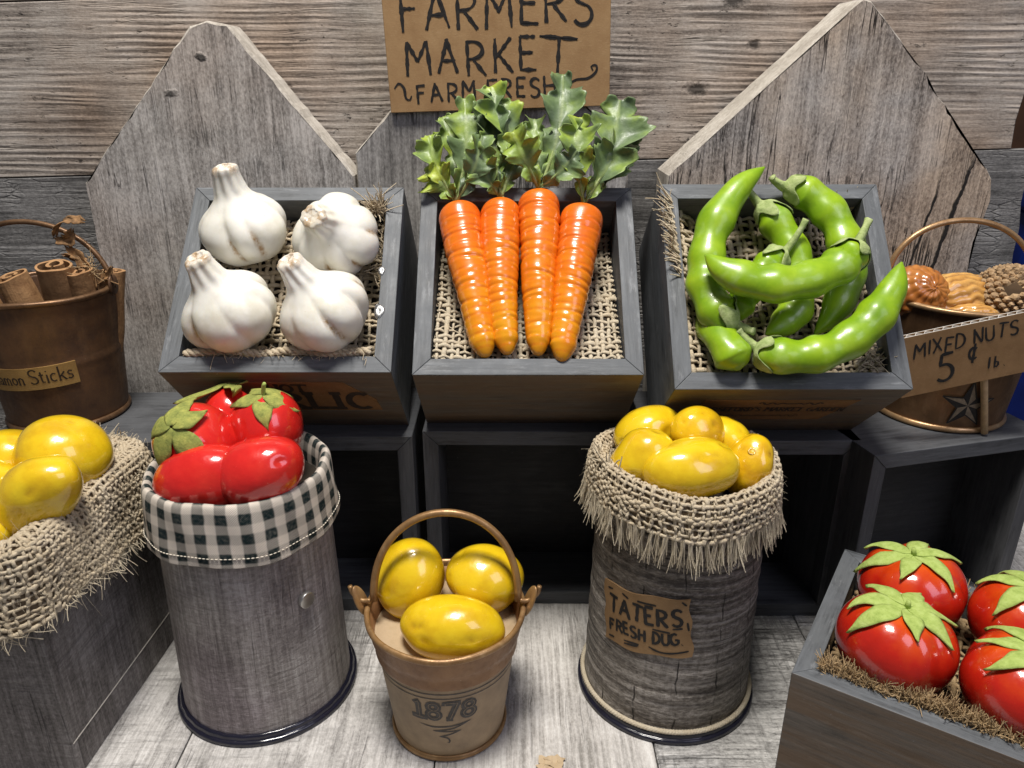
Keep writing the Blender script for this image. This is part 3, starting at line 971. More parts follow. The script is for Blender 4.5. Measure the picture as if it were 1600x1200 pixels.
wall_piv = Matrix.Translation((0, 0, 22.15)) @ Matrix.Rotation(-math.radians(1.6), 4, 'Y') @ Matrix.Translation((0, 0, -22.15))
V, F = bbox(-40, 27.2, 45.0, 46.0, -0.25, 44, 0.03, 1)
wall = single('back_wall', V, F, 'under', 'weathered grey plank wall behind the produce stand', 'wall', kind='structure', smooth=False)
rows = [(-1, 4.3, 28.3), (4.3, 13.2, 29.2), (13.2, 22.15, 28.9), (22.15, 31.0, 27.75), (31.0, 39.8, 27.0), (39.8, 43.9, 27)]
for i, (z0, z1, xr) in enumerate(rows):
    rr = random.Random(i + 5)
    pts = [(-39.8, z0 + 0.03), (xr + 0.5 * (i == 2), z0 + 0.03)]
    for k in range(1, 6):
        pts.append((xr + (0.5 * (1 - k / 6) if i == 2 else 0) + rr.uniform(-0.12, 0.12), z0 + (z1 - z0) * k / 6))
    pts += [(xr, z1 - 0.03), (-39.8, z1 - 0.03)]
    V, F = prism(pts, 'y', 44.45, 44.97, 0.04, 1)
    V = np.array([(wall_piv @ Vector(v))[:] for v in V])
    V[:, 2] = np.maximum(V[:, 2], 0.02)
    me = make_mesh('plank', V, F, 'wall' if i >= 3 else 'wall_dark', tc=V + np.array([0, 0, 0]), smooth=False)
    o = bpy.data.objects.new('plank', me)
    COL.objects.link(o)
    o.parent = wall

# beyond the right-hand end of the wall
V, F = bbox(30, 75, 95, 97, -0.5, 60, 0.1)
single('room_wall', V, F, 'room', 'dim brown room wall beyond the plank wall', 'wall', kind='structure', smooth=False)
th = Thing('storage_tub', 'dark blue plastic tub standing beyond the end of the plank wall', 'tub', o=(52, 62, -0.55))
V, F = prism([(37.5, 17.6), (38.6, -0.5), (65.4, -0.5), (66.5, 17.6)], 'y', 56, 72, 0.5, 3)
th.part('body', V, F, 'blue')
V, F = bbox(36.8, 67.2, 55.2, 72.8, 17.6, 19.3, 0.4, 3)
th.part('lid', V, F, 'blue')

# ------------------------------------------------------------------ pickets


def picket(outline, y0, th_, face_mat, name, label, seed, group, rough=0.02, edge=0.09, tc_off=None, ragged=None):
    rng = np.random.default_rng(seed)
    pts = []
    n = len(outline)
    for i in range(n):
        a, b = np.array(outline[i], float), np.array(outline[(i + 1) % n], float)
        L = np.hypot(*(b - a))
        k = max(1, int(L / 0.45))
        for q in range(k):
            rg = rough if ragged is None or (a[0] + b[0]) / 2 < ragged else 0.055
            pts.append(a + (b - a) * q / k + (rng.normal(0, rg, 2) if (a[1] + b[1]) > 30 and q > 0 else 0))
    pts = np.array(pts)
    c = pts.mean(0)
    m = len(pts)
    T = nrm(np.roll(pts, -1, 0) - np.roll(pts, 1, 0))
    # inward normal
    inn = np.stack([-T[:, 1], T[:, 0]], 1)
    area = np.sum(pts[:, 0] * np.roll(pts[:, 1], -1) - np.roll(pts[:, 0], -1) * pts[:, 1])
    if area < 0:
        inn = -inn
    inset = pts + inn * (edge * (0.6 + 0.8 * rng.random((m, 1))))

    def lay(p, y):
        return np.stack([p[:, 0], np.full(m, y), p[:, 1]], 1)
    off = np.zeros(3) if tc_off is None else np.array(tc_off)
    th = Thing(name, label, 'picket', o=(c[0], y0 + th_ / 2, 0), group=group)
    Vf = lay(inset, y0)
    Ff = [list(range(m))] if area > 0 else [list(range(m))[::-1]]
    bm = bmesh.new()
    vs = [bm.verts.new(v) for v in Vf]
    bm.faces.new(vs)
    bmesh.ops.triangulate(bm, faces=bm.faces[:])
    bmesh.ops.recalc_face_normals(bm, faces=bm.faces[:])
    V, F = bm_out(bm, 0)
    th.part('face', V, F, face_mat, smooth=False, tc=V + off)
    Ve = np.concatenate([lay(inset, y0), lay(pts, y0 + 0.12 + edge * 0.3), lay(pts, y0 + th_)])
    Fe = []
    for r in range(2):
        for i in range(m):
            j = (i + 1) % m
            Fe.append([r * m + i, r * m + j, (r + 1) * m + j, (r + 1) * m + i])
    Fe.append([2 * m + i for i in range(m)])
    th.part('cut_edge', Ve, Fe, 'picket_edge', smooth=False, tc=Ve + off)
    return th


pk = 'grey pickets standing behind the boxes'
picket([(-22.9, 0.02), (-22.9, 21.35), (-16.1, 29.0), (-15.2, 29.25), (-14.2, 29.05), (-8.42, 21.75), (-8.42, 0.02)], 42.15, 1.9, 'picket', 'old_picket', 'weathered grey picket with blunt point behind the garlic box', 3, pk)
picket([(-8.3, 0.02), (-8.3, 22.9), (-1.9, 29.7), (-0.4, 29.7), (6.2, 22.9), (6.2, 0.02)], 42.15, 1.9, 'picket_mid', 'old_picket', 'weathered grey picket behind the carrots and cardboard sign', 4, pk)
picket([(8.1, 0.02), (8.1, 21.9), (16.9, 30.15), (17.35, 30.05), (20.3, 27.1), (22.7, 24.3), (24.3, 22.6), (25.1, 21.7), (25.3, 20.6), (24.9, 18), (25.0, 0.02)], 41.2, 2.9, 'picket_rough', 'old_picket',
       'rough cracked picket with splintered edge behind the green beans', 7, pk, rough=0.012, edge=0.07, ragged=17.1)

# ------------------------------------------------------------------ dark wooden boxes
TW = 0.77


def box_parts(th, W, L, D, open_front=False, front_mat='front_x', interior=True):
    """open box: x in +-W/2, y 0..L, z 0..D, mitred walls"""
    w, t = W / 2, TW
    g = 0.006
    fr = [(-w + g, 0), (w - g, 0), (w - t - g, t), (-w + t + g, t)]
    bk = [(-w + g, L), (w - g, L), (w - t - g, L - t), (-w + t + g, L - t)]
    lf = [(-w, g), (-w + t, t + g), (-w + t, L - t - g), (-w, L - g)]
    rt = [(w, g), (w - t, t + g), (w - t, L - t - g), (w, L - g)]
    for nm, o_, mt in (('front_board', fr, 'slate_x'), ('back_board', bk, 'slate_x'), ('side_board', lf, 'slate_y'), ('side_board', rt, 'slate_y')):
        V, F = prism(o_, 'z', 0, D, 0.025, 2)
        ob = th.part(nm, V, F, mt, smooth=False)
        if nm == 'front_board':
            ob.data.materials.append(M[front_mat])
            for p in ob.data.polygons:
                if p.normal.y < -0.7:
                    p.material_index = 1
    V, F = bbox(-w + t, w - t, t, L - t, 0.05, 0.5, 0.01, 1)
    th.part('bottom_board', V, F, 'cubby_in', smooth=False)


D = 6.3
BOX = {
    'garlic': (mat4((-10.19, 35.08, 10.4), rx=44), 9.8, 'slate wooden box of garlic tilted on the dark cubbies'),
    'carrot': (mat4((0.69, 35.33, 10.4), rx=46), 9.7, 'slate wooden box of four carrots tilted in the middle'),
    'bean': (mat4((11.82, 34.5, 10.4), rx=49), 10.0, 'slate wooden box of green beans tilted before the rough picket'),
    'tomato': (mat4((17.09, 23.54, 0.02), rz=-33) @ Matrix.Translation((0, -4.75, 0)), 9.5, 'slate wooden box of large tomatoes standing on the floor at an angle'),
}
bx = {}
for k, (Mx, L, lab) in BOX.items():
    th = Thing('wooden_box', lab, 'box', Mx, group='slate wooden produce boxes')
    box_parts(th, 10, L, D)
    bx[k] = th

# printed labels on the two box fronts (front board plane y=0, facing -y)
rng = np.random.default_rng(11)


def box_label(th, outline_pts, mat, lines, seed):
    V, F = prism(outline_pts, 'y', -0.03, -0.004, 0.0)
    lb = th.part('paper_label', V, F, mat, smooth=False)
    sf = plane_front(-0.031)
    st = [q for ln in lines for q in ln[0]]
    ws = [ln[1] for ln in lines]
    parts = [ribbons(ln[0], ln[1], sf, np.random.default_rng(seed + i), lift=0.006, taper=0.05, wob=0.05) for i, ln in enumerate(lines)]
    V, F = join(*parts)
    th.part('lettering', V, F, 'ink_brown', parent=lb, smooth=False)


def centred(s, h, cx, y, track=0.16, wid=1.0, serif=False, jx=0.0):
    w = text_width(s, h, track, wid)
    st, _ = text_strokes(s, h, cx - w / 2, y, np.random.default_rng(3), track, jx, wid)
    if serif:
        ex = []
        for q in st:
            for e in (q[0], q[-1]):
                if abs(e[1] - y) < 0.03 * h or abs(e[1] - y - h) < 0.03 * h:
                    ex.append(np.array([[e[0] - 0.15 * h, e[1]], [e[0] + 0.15 * h, e[1]]]))
        st = st + ex
    return st


box_label(bx['garlic'], [(-3.6, 2.1), (4.0, 2.1), (3.9, 3.4), (2.7, 5.3), (-2.5, 5.3), (-3.8, 3.6)], 'brown_label',
          [(centred('HOT', 0.75, 0.1, 4.3, serif=True), 0.16), (centred('GARLIC', 1.75, 0.1, 2.35, 0.2, 0.95, True), 0.34)], 20)
flo = lambda x0, x1, y, a, n: [np.stack([np.linspace(x0, x1, 60), y + a * np.sin(np.linspace(0, n * 2 * PI, 60)) * np.cos(np.linspace(0, 3, 60))], 1)]
box_label(bx['bean'], [(-3.4, 2.0), (2.6, 2.0), (3.4, 4.9), (-3.4, 4.9)], 'brown_label',
          [(centred("HORSEFORD'S MARKET GARDEN", 0.52, -0.1, 3.35, 0.10, 0.72, True), 0.09), (flo(-0.9, 1.9, 4.45, 0.16, 6), 0.12), (flo(-2.2, 1.4, 2.65, 0.14, 9), 0.07)], 30)

# cubbies: the same boxes lying with the open side to the front


def cubby(cx, y, W, rz, label):
    Mx = mat4((cx, y, 0.02), rz=rz)
    th = Thing('cubby_box', label, 'cubby', Mx, group='dark cubbies under the produce boxes')
    w, t, H, dp = W / 2, TW, 10.37, 6.3
    g = 0.008
    ts = [(-w + g, 0), (w - g, 0), (w - t - g, t), (-w + t + g, t)]
    for nm, z0, z1, sgn in (('bottom_board', 0, t, 1), ('top_board', H - t, H, -1)):
        o_ = [(-w + g, 0 if sgn > 0 else H), (w - g, 0 if sgn > 0 else H), (w - t - g, t if sgn > 0 else H - t), (-w + t + g, t if sgn > 0 else H - t)]
        V, F = prism(o_, 'y', 0, dp, 0.035, 2)
        ob = th.part(nm, V, F, 'cubby_front', smooth=False)
    for s in (-1, 1):
        o_ = [(s * w, g), (s * (w - t), t + g), (s * (w - t), H - t - g), (s * w, H - g)]
        V, F = prism(o_, 'y', 0, dp, 0.035, 2)
        th.part('side_board', V, F, 'cubby_side', smooth=False)
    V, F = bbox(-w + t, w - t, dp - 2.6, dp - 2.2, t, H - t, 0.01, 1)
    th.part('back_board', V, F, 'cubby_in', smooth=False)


cubby(-20.35, 33.1, 10.1, 1.5, 'dark cubby under the cinnamon bucket')
cubby(-9.95, 33.75, 10.15, 0.5, 'dark cubby under the garlic box, behind the plaid can')
cubby(0.75, 34.35, 10.4, -0.4, 'dark cubby under the carrot box, behind the small bucket')
cubby(11.75, 33.3, 10.3, 0.4, 'dark cubby under the bean box, behind the burlap can')
cubby(21.65, 32.95, 10.0, 14.0, 'dark cubby under the nut bucket, turned at an angle')

# ------------------------------------------------------------------ burlap liners in the boxes


def liner(key, label, fn, nu, nv, seed, mat='burlap_pale', fr=None, r=0.095):
    Mx = BOX[key][0]
    th = Thing('burlap_liner', label, 'burlap', Mx, o=(0, 5, 3.5), group='burlap liners in the produce boxes')
    rng = np.random.default_rng(seed)
    V, F = weave(fd_surf(fn), nu, nv, rng, r=r, h=0.07)
    th.part('weave', V, F, mat, kind='stuff')
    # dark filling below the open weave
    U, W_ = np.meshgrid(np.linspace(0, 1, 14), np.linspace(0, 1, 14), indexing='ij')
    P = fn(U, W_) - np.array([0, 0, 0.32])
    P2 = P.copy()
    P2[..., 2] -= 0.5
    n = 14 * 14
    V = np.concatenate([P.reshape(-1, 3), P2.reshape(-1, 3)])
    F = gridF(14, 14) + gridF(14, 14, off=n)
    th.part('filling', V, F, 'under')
    if fr is not None:
        th.part('fringe', *fr(rng), mat, kind='stuff')
    return th


def wavy(U, W_, a):
    return a * (np.sin(U * 9 + W_ * 4) + np.sin(W_ * 11 - U * 5 + 1))


def carrot_pad(U, W_):
    return np.stack([-4.15 + 8.3 * U, 0.82 + 8.0 * W_, 5.75 - 2.3 * W_ + wavy(U, W_, 0.07) + 0.25 * (2 * U - 1) ** 4], -1)


liner('carrot', 'pale burlap liner under the four carrots', carrot_pad, 27, 26, 41)


def bean_pad(U, W_):
    x = -4.2 + 8.35 * U
    z = 5.35 - 0.7 * W_ + wavy(U, W_, 0.12) + 1.1 * np.clip(1 - U * 7, 0, 1) * (0.3 + W_) + 0.4 * np.clip(U * 8 - 7, 0, 1)
    return np.stack([x - 0.35 * np.clip(1 - U * 7, 0, 1) * W_, 0.85 + 8.35 * W_, z], -1)


def bean_fr(rng):
    n = 190
    k = rng.random(n)
    base = np.zeros((n, 3))
    d = np.zeros((n, 3))
    for i in range(n):
        if k[i] < 0.6:
            y = rng.uniform(5.2, 9.2)
            base[i] = (-4.35 - 0.2 * (y - 5) / 4, y, 6.3 + rng.uniform(-0.1, 0.3))
            d[i] = (-0.8 + rng.normal(0, 0.2), 0.7 + rng.normal(0, 0.4), 0.35)
        elif k[i] < 0.8:
            base[i] = (rng.uniform(2.6, 4.1), 9.1, 5.3)
            d[i] = (rng.normal(0, 0.2), 0.6, 1)
        else:
            base[i] = (rng.uniform(3.0, 4.1), rng.uniform(0.9, 2.0), 5.7)
            d[i] = (0.6, rng.normal(0, 0.5), 0.5)
    return strands(base, d, 0.75, rng, 0.045, 0.25)


liner('bean', 'frayed burlap liner under the green beans', bean_pad, 24, 24, 42, 'burlap', bean_fr, r=0.105)


def garlic_pad(U, W_):
    return np.stack([-4.15 + 8.3 * U, 0.85 + 8.1 * W_, 4.7 + wavy(U, W_, 0.1), ], -1)


def garlic_fr(rng):
    # raw selvedge along the front and a tuft at the back corner
    n = 260
    base = np.stack([rng.uniform(-3.9, 4.0, n), np.full(n, 0.95), 6.25 + rng.normal(0, 0.08, n)], 1)
    d = np.stack([rng.normal(0, 1, n), rng.normal(-0.4, 0.7, n), rng.normal(0.3, 0.6, n)], 1)
    a = strands(base, d, 0.38, rng, 0.022, 0.5)
    n = 90
    base = np.stack([rng.uniform(3.5, 4.1, n), rng.uniform(8.3, 8.9, n), np.full(n, 6.0)], 1)
    d = np.stack([rng.normal(-0.2, 0.4, n), rng.normal(0.2, 0.4, n), rng.normal(0.9, 0.3, n)], 1)
    b = strands(base, d, 0.8, rng, 0.04, 0.4)
    n = 60
    base = np.stack([np.full(n, 4.1), rng.uniform(4.5, 8.5, n), np.full(n, 5.5)], 1)
    d = np.stack([rng.normal(-0.3, 0.3, n), rng.normal(0, 0.5, n), rng.normal(0.9, 0.3, n)], 1)
    c = strands(base, d, 0.6, rng, 0.04, 0.4)
    # two twisted cords = the rolled edge
    xs = np.linspace(-4.0, 4.05, 150)
    tw = []
    for ph in (0, 2 * PI / 3, 4 * PI / 3):
        q = xs * 7.5 + ph
        P = np.stack([xs, 0.98 + 0.10 * np.cos(q) + 0.06 * np.sin(xs * 2.1), 6.26 + 0.10 * np.sin(q) + 0.05 * np.sin(xs * 3.3)], 1)
        tw.append(tube(P, 0.105 + 0.02 * np.sin(xs * 9 + ph), 6))
    return join(a, b, c, *tw)


liner('garlic', 'burlap liner with rope-like edge under the garlic', garlic_pad, 24, 24, 43, 'burlap', garlic_fr)


def tomato_pad(U, W_):
    return np.stack([-4.15 + 8.3 * U, 0.85 + 7.8 * W_, 5.0 + wavy(U, W_, 0.1) + 0.9 * np.clip(1 - W_ * 6, 0, 1)], -1)


def tomato_fr(rng):
    cl = np.linspace(-4.1, 4.1, 44)
    base, d = [], []
    for c in cl:
        tilt = rng.normal(0, 0.35)
        for q in range(44):
            base.append((c + rng.normal(0, 0.06), 0.86 + rng.normal(0, 0.11), 6.28 + rng.normal(0, 0.08)))
            d.append((tilt + rng.normal(0, 0.35), 0.1 + rng.normal(0, 0.35), 1.0))
    a = strands(base, d, 0.46, rng, 0.028, 0.3)
    n = 160
    base = np.stack([rng.uniform(-1.5, 4.0, n), np.full(n, 8.6), np.full(n, 5.9)], 1)
    d = np.stack([rng.normal(0, 0.4, n), rng.normal(0, 0.3, n), np.full(n, 1.0)], 1)
    b = strands(base, d, 0.7, rng, 0.035, 0.3)
    return join(a, b)


liner('tomato', 'tan burlap liner with fuzzy edge under the large tomatoes', tomato_pad, 24, 22, 44, 'burlap_tan', tomato_fr)

# ------------------------------------------------------------------ garlic


def garlic(pos, axis, spin, seed, label, scale=1.0, neck=1.0, bend=(0.3, 0.0)):
    rng = np.random.default_rng(seed)
    pr = smooth_profile([(0.02, -1.42), (0.5, -1.5), (1.2, -1.34), (1.82, -0.78), (2.08, -0.1), (1.98, 0.48), (1.64, 0.95), (1.18, 1.32), (0.82, 1.68), (0.66, 2.08),
                         (0.57, 2.1 + 0.4 * neck), (0.56, 2.1 + 0.62 * neck), (0.50, 2.1 + 0.78 * neck), (0.34, 2.1 + 0.84 * neck), (0.25, 2.1 + 0.76 * neck), (0.02, 2.1 + 0.72 * neck)], 5)
    n, m = 112, len(pr)
    th = np.linspace(0, 2 * PI, n, endpoint=False)
    ng = 7
    ga = (np.arange(ng) + rng.uniform(-0.22, 0.22, ng)) * 2 * PI / ng
    gd = rng.uniform(0.45, 1.0, ng)
    z, r = pr[:, 1], pr[:, 0]
    env = np.clip((1.75 - z) / 1.1, 0, 1) * np.clip((z + 1.6) / 0.5, 0, 1)
    tw = 0.10 * z
    gr = np.zeros((n, m))
    stain = np.zeros((n, m))
    for i in range(ng):
        dth = (th[:, None] + tw[None, :] - ga[i] + PI) % (2 * PI) - PI
        gr += gd[i] * np.exp(-(np.abs(dth) / 0.17) ** 1.25)
        if rng.random() < 0.8:
            lo, hi = rng.uniform(-1.3, -0.6), rng.uniform(0.2, 0.9)
            stain += 1.3 * np.exp(-(dth / 0.055) ** 2) * np.clip((z - lo) * 3, 0, 1) * np.clip((hi - z) * 3, 0, 1)
    lob = 1 - 0.17 * gr * env[None, :] + 0.035 * env * np.sin(th[:, None] * 3 + 1.3 + seed)
    # papery neck: fine ridges, browned tip
    nk = np.clip((z - 1.5) / 0.5, 0, 1)
    lob = lob + nk * 0.05 * np.sin(th[:, None] * 9 + z * 1.5) + nk * 0.04 * np.sin(th[:, None] * 4 + seed)
    tip = np.clip((z - (1.95 + 0.62 * neck)) / (0.25), 0, 1)
    stain += tip[None, :] * (0.35 + 0.5 * (np.sin(th[:, None] * 3 + seed) > 0.1))
    R = r[None, :] * lob
    bx_, by_ = bend
    k = np.clip((z - 1.0) / 2.0, 0, 1.2) ** 1.7
    P = np.stack([R * np.cos(th)[:, None] + (bx_ * k)[None, :], R * np.sin(th)[:, None] + (by_ * k)[None, :], np.repeat(z[None, :], n, 0)], -1) * scale
    P[..., 2] += 0.03 * np.sin(P[..., 0] * 3 + seed)
    V = P.reshape(-1, 3)
    F = gridF(n, m, wrap=True)
    ax = Vector(axis).normalized()
    Rm = ax.to_track_quat('Z', 'Y').to_matrix().to_4x4() @ Matrix.Rotation(math.radians(spin), 4, 'Z')
    Mx = BOX['garlic'][0] @ Matrix.Translation(Vector(pos)) @ Rm
    single('garlic_bulb', V, F, 'garlic', label, 'garlic', Mx, o=(0, 0, -1.45 * scale), group='garlic bulbs in the slate box', stain=np.clip(stain, 0, 1).ravel())


garlic((-2.2, 7.25, 6.55), (-0.17, 0.50, 0.85), 10, 1, 'garlic bulb with tall upright neck at the back beside the picket', 1.0, 1.05, (-0.15, 0.1))
garlic((2.1, 6.75, 6.6), (-0.14, -0.20, 0.97), 40, 2, 'garlic bulb at the back whose browned neck points at the viewer', 0.98, 0.5, (-0.3, -0.1))
garlic((-2.12, 2.72, 6.75), (-0.30, 0.37, 0.87), 75, 5, 'garlic bulb in the front corner, brown streaks and short pale neck', 1.02, 0.85, (-0.2, 0.1))
garlic((2.0, 2.72, 6.75), (-0.36, 0.38, 0.84), 120, 9, 'front garlic bulb beside the slate rim, neck bent to one side', 1.0, 0.85, (-0.3, 0.15))
for i, (x, y, s, lab) in enumerate(((4.25, 5.1, 0.16, 'smaller clear glue dab on the slate rim beside the back garlic'), (4.28, 3.0, 0.24, 'larger clear glue dab on the slate rim beside the front garlic'))):
    pr = smooth_profile([(0.02, 0.03), (0.6, 0.035), (0.95, 0.015), (1.0, -0.02)], 3)
    V, F, tc = lathe([(a * s, b) for a, b in pr], 26, lambda t, r, z: (r * (1 + 0.10 * np.sin(3 * t + i)), z))
    V[:, 1] *= 1.6
    single('glue_dab', V + np.array([x, y, 6.3]), F, 'glue', lab, 'glue', BOX['garlic'][0], o=(x, y, 6.3), group='glue dabs')

# ------------------------------------------------------------------ carrots and their leaves


def leaf(base, tip, side, bend, width, seed, lobes=4, curl=0.45, ruffle=0.24):
    """lobed leaf surface from base to tip; side = approximate face normal"""
    rng = np.random.default_rng(seed)
    b, t = np.array(base, float), np.array(tip, float)
    d = t - b
    L = np.linalg.norm(d)
    N0 = np.array(side, float)
    N0 = N0 - d * (N0 @ d) / (d @ d)
    N0 /= np.linalg.norm(N0)
    X0 = np.cross(d / L, N0)
    n, w = 60, 15
    s = np.linspace(0, 1, n)
    mid = b + d * s[:, None] + N0 * (bend[0] * L * np.sin(PI * s) + bend[1] * L * s ** 2)[:, None] + X0 * (bend[2] * L * np.sin(PI * s))[:, None]
    T = nrm(np.gradient(mid, axis=0))
    Nn = nrm(N0 - T * (T @ N0)[:, None])
    X = np.cross(T, Nn)
    env = np.clip((s - 0.08) / 0.45, 0, 1) ** 0.7 * np.clip((1.01 - s) / 0.22, 0, 1) ** 0.5
    V = np.zeros((n, w, 3))
    st = np.zeros((n, w))
    c = np.linspace(-1, 1, w)
    for sg in (-1, 1):
        ph = rng.uniform(-0.12, 0.12)
        lob = 0.24 + 0.76 * np.abs(np.sin(PI * ((lobes - 0.5) * s ** 0.9 + ph))) ** 0.62
        lob *= 1 + 0.07 * np.sin(s * 75 + rng.uniform(0, 6)) + 0.10 * np.sin(s * 33 + rng.uniform(0, 6))
        hw = 0.045 * (1 - 0.5 * s) + 1.38 * width * env * lob * rng.uniform(0.85, 1.15)
        ruf = rng.uniform(0, 6)
        for j in range(w):
            if c[j] * sg < 0 or (c[j] == 0 and sg < 0):
                continue
            a = abs(c[j])
            up = curl * a ** 2 * hw * 1.5 * (0.6 + 0.7 * np.sin(s * 5 + ruf)) + ruffle * a ** 1.5 * np.sin(s * lobes * 2 * PI * 1.0 + ruf + a * 2)
            # lobes sweep forward a little
            V[:, j] = mid + X * (c[j] * hw * 0.97)[:, None] + T * (0.42 * hw * a ** 1.3)[:, None] + Nn * up[:, None]
            st[:, j] = np.exp(-(c[j] * hw / 0.05) ** 2)
    V[:, w // 2] = mid + Nn * 0.05
    st[:, w // 2] = 1
    return V.reshape(-1, 3), gridF(n, w), st.ravel(), mid, Nn


def carrot(crown, tip, rad, seed, label, leaves, bend=0.0, blunt=0.3):
    rng = np.random.default_rng(seed)
    c, t = np.array(crown, float), np.array(tip, float)
    d = t - c
    n, sides = 150, 36
    s = np.linspace(0, 1, n)
    side = np.cross(d / np.linalg.norm(d), [0, 0, 1])
    P = c + d * s[:, None] + side * (bend * np.sin(PI * s))[:, None]
    P[:, 2] -= 0.25 * s ** 2
    R = 1.12 * rad * (1 - 0.50 * s ** 1.5) * np.clip(1 - np.exp(-s / 0.022), 0, 1) ** 0.5
    R = R * np.clip((1.0 - s) / 0.09, 0, 1) ** 0.42
    R = np.maximum(R, 0.02)
    # ringed grooves, unevenly spaced
    ed = np.cumsum(rng.uniform(0.45, 1.55, 17))
    ed = 0.07 + 0.88 * ed / ed[-1]
    gph = rng.uniform(0, 6, len(ed))

    def rf(ss, ph):
        k = np.ones((n, sides))
        for e, g in zip(ed, gph):
            ee = e + 0.008 * np.sin(ph + g) + 0.004 * np.sin(2 * ph + g)
            k = k - 0.065 * (0.65 + 0.5 * math.sin(g * 5)) * np.exp(-((ss - ee) / 0.010) ** 2) * (0.6 + 0.4 * np.sin(ph * 2 + g * 3))
            k = k + 0.018 * np.exp(-((ss - ee - 0.018) / 0.014) ** 2)
        return k + 0.016 * np.sin(3 * ph + ss * 9 + seed) + 0.02 * np.sin(ss * 13 + seed * 2 + np.sin(ph)) + 0.008 * np.sin(ss * 60 + 2 * ph)
    V, F = tube(P, R, sides, rfun=rf)
    gr = np.repeat(np.clip(s * 1.15 - 0.1 + 0.05 * math.sin(seed), 0, 1), sides)
    stn = np.zeros((n, sides))
    for e in ed:
        stn += np.exp(-((s - e) / 0.006) ** 2)[:, None] * 0.6
    th = Thing('carrot', label, 'carrot', BOX['carrot'][0], o=tuple(c), group='carrots in the slate box')
    th.part('root', V, F, 'carrot', grad=gr, stain=stn.ravel())
    up = -d / np.linalg.norm(d)
    Vs, Fs = tube([c - up * 0.15, c + up * 0.25, c + up * 0.55], [0.24, 0.17, 0.14], 10)
    th.part('stem', Vs, Fs, 'pod_calyx')
    for i, (tp, face, bd, w, lb, sd) in enumerate(leaves):
        b0 = c + up * 0.3 + np.array([0.0, 0, 0.05 * i])
        V, F, st, mid, Nn = leaf(b0, tp, face, bd, w, sd, lb)
        o = th.part('leaf', V, F, 'leaf', stain=st, solid=0.022)
        Vr, Fr = tube(mid[::3] - Nn[::3] * 0.02, np.linspace(0.10, 0.025, len(mid[::3])), 7)
        th.part('midrib', Vr, Fr, 'pod_calyx', parent=o)


UPF = (0.0, -0.35, 1.0)
carrot((-3.25, 8.45, 6.45), (-1.82, 0.82, 6.5), 0.90, 1, 'carrot at the end by the garlic box, orange fading to yellow tip',
       [((-4.6, 9.9, 7.2), (-0.3, -0.3, 1), (0.05, 0.0, 0.05), 0.62, 3, 1), ((-4.55, 11.6, 7.7), (-0.25, -0.4, 1), (0.10, 0.02, -0.05), 0.60, 4, 2), ((-2.95, 13.3, 8.1), UPF, (0.08, 0.05, 0.06), 0.66, 4, 3),
        ((-2.1, 11.2, 8.2), (0.4, -0.4, 1), (0.10, 0.0, 0.05), 0.60, 3, 4), ((-4.0, 13.0, 7.3), UPF, (0.0, 0.02, 0.06), 0.52, 4, 21)])
carrot((-1.2, 8.65, 6.5), (-0.88, 0.95, 6.5), 0.86, 2, 'second carrot from the garlic box, slightly curved tip',
       [((-2.4, 10.3, 7.6), (-0.2, -0.3, 1), (0.10, 0.0, 0.0), 0.66, 3, 5), ((-2.0, 13.0, 7.3), UPF, (0.05, 0.0, 0.03), 0.6, 4, 6), ((-0.3, 11.4, 7.2), (0.2, -0.4, 1), (0.05, 0.0, 0.0), 0.6, 3, 7),
        ((-1.5, 13.6, 7.9), UPF, (0.06, 0.06, -0.04), 0.62, 4, 8)], bend=0.16)
carrot((0.6, 9.1, 6.55), (0.45, 0.92, 6.5), 0.88, 3, 'third carrot, raised highest of the four and deepest orange',
       [((-1.7, 14.1, 8.0), (0.1, -0.35, 1), (0.06, 0.05, -0.03), 0.80, 4, 9), ((1.75, 14.9, 7.9), (0.0, -0.35, 1), (0.05, 0.05, 0.06), 0.78, 4, 10), ((-0.7, 11.2, 8.4), (-0.2, -0.4, 1), (0.12, 0.0, 0.0), 0.66, 3, 11),
        ((2.3, 10.5, 8.0), (0.3, -0.4, 1), (0.10, 0.0, 0.05), 0.55, 3, 12), ((0.4, 13.0, 7.2), UPF, (0.03, 0.0, 0.0), 0.6, 4, 22)])
carrot((2.62, 8.3, 6.5), (1.42, 0.62, 6.55), 0.90, 4, 'carrot at the end by the bean box, lightest and yellowest',
       [((4.35, 13.3, 8.0), (0.1, -0.4, 1), (0.08, 0.05, 0.06), 0.98, 4, 13), ((4.5, 11.4, 7.6), (0.3, -0.35, 1), (0.08, 0.0, 0.0), 0.72, 3, 14), ((2.5, 12.2, 8.2), (-0.2, -0.4, 1), (0.10, 0.02, -0.04), 0.72, 4, 15),
        ((4.9, 12.4, 7.2), (0.2, -0.3, 1), (0.04, 0.0, 0.05), 0.6, 4, 16)])

# ------------------------------------------------------------------ green bean pods


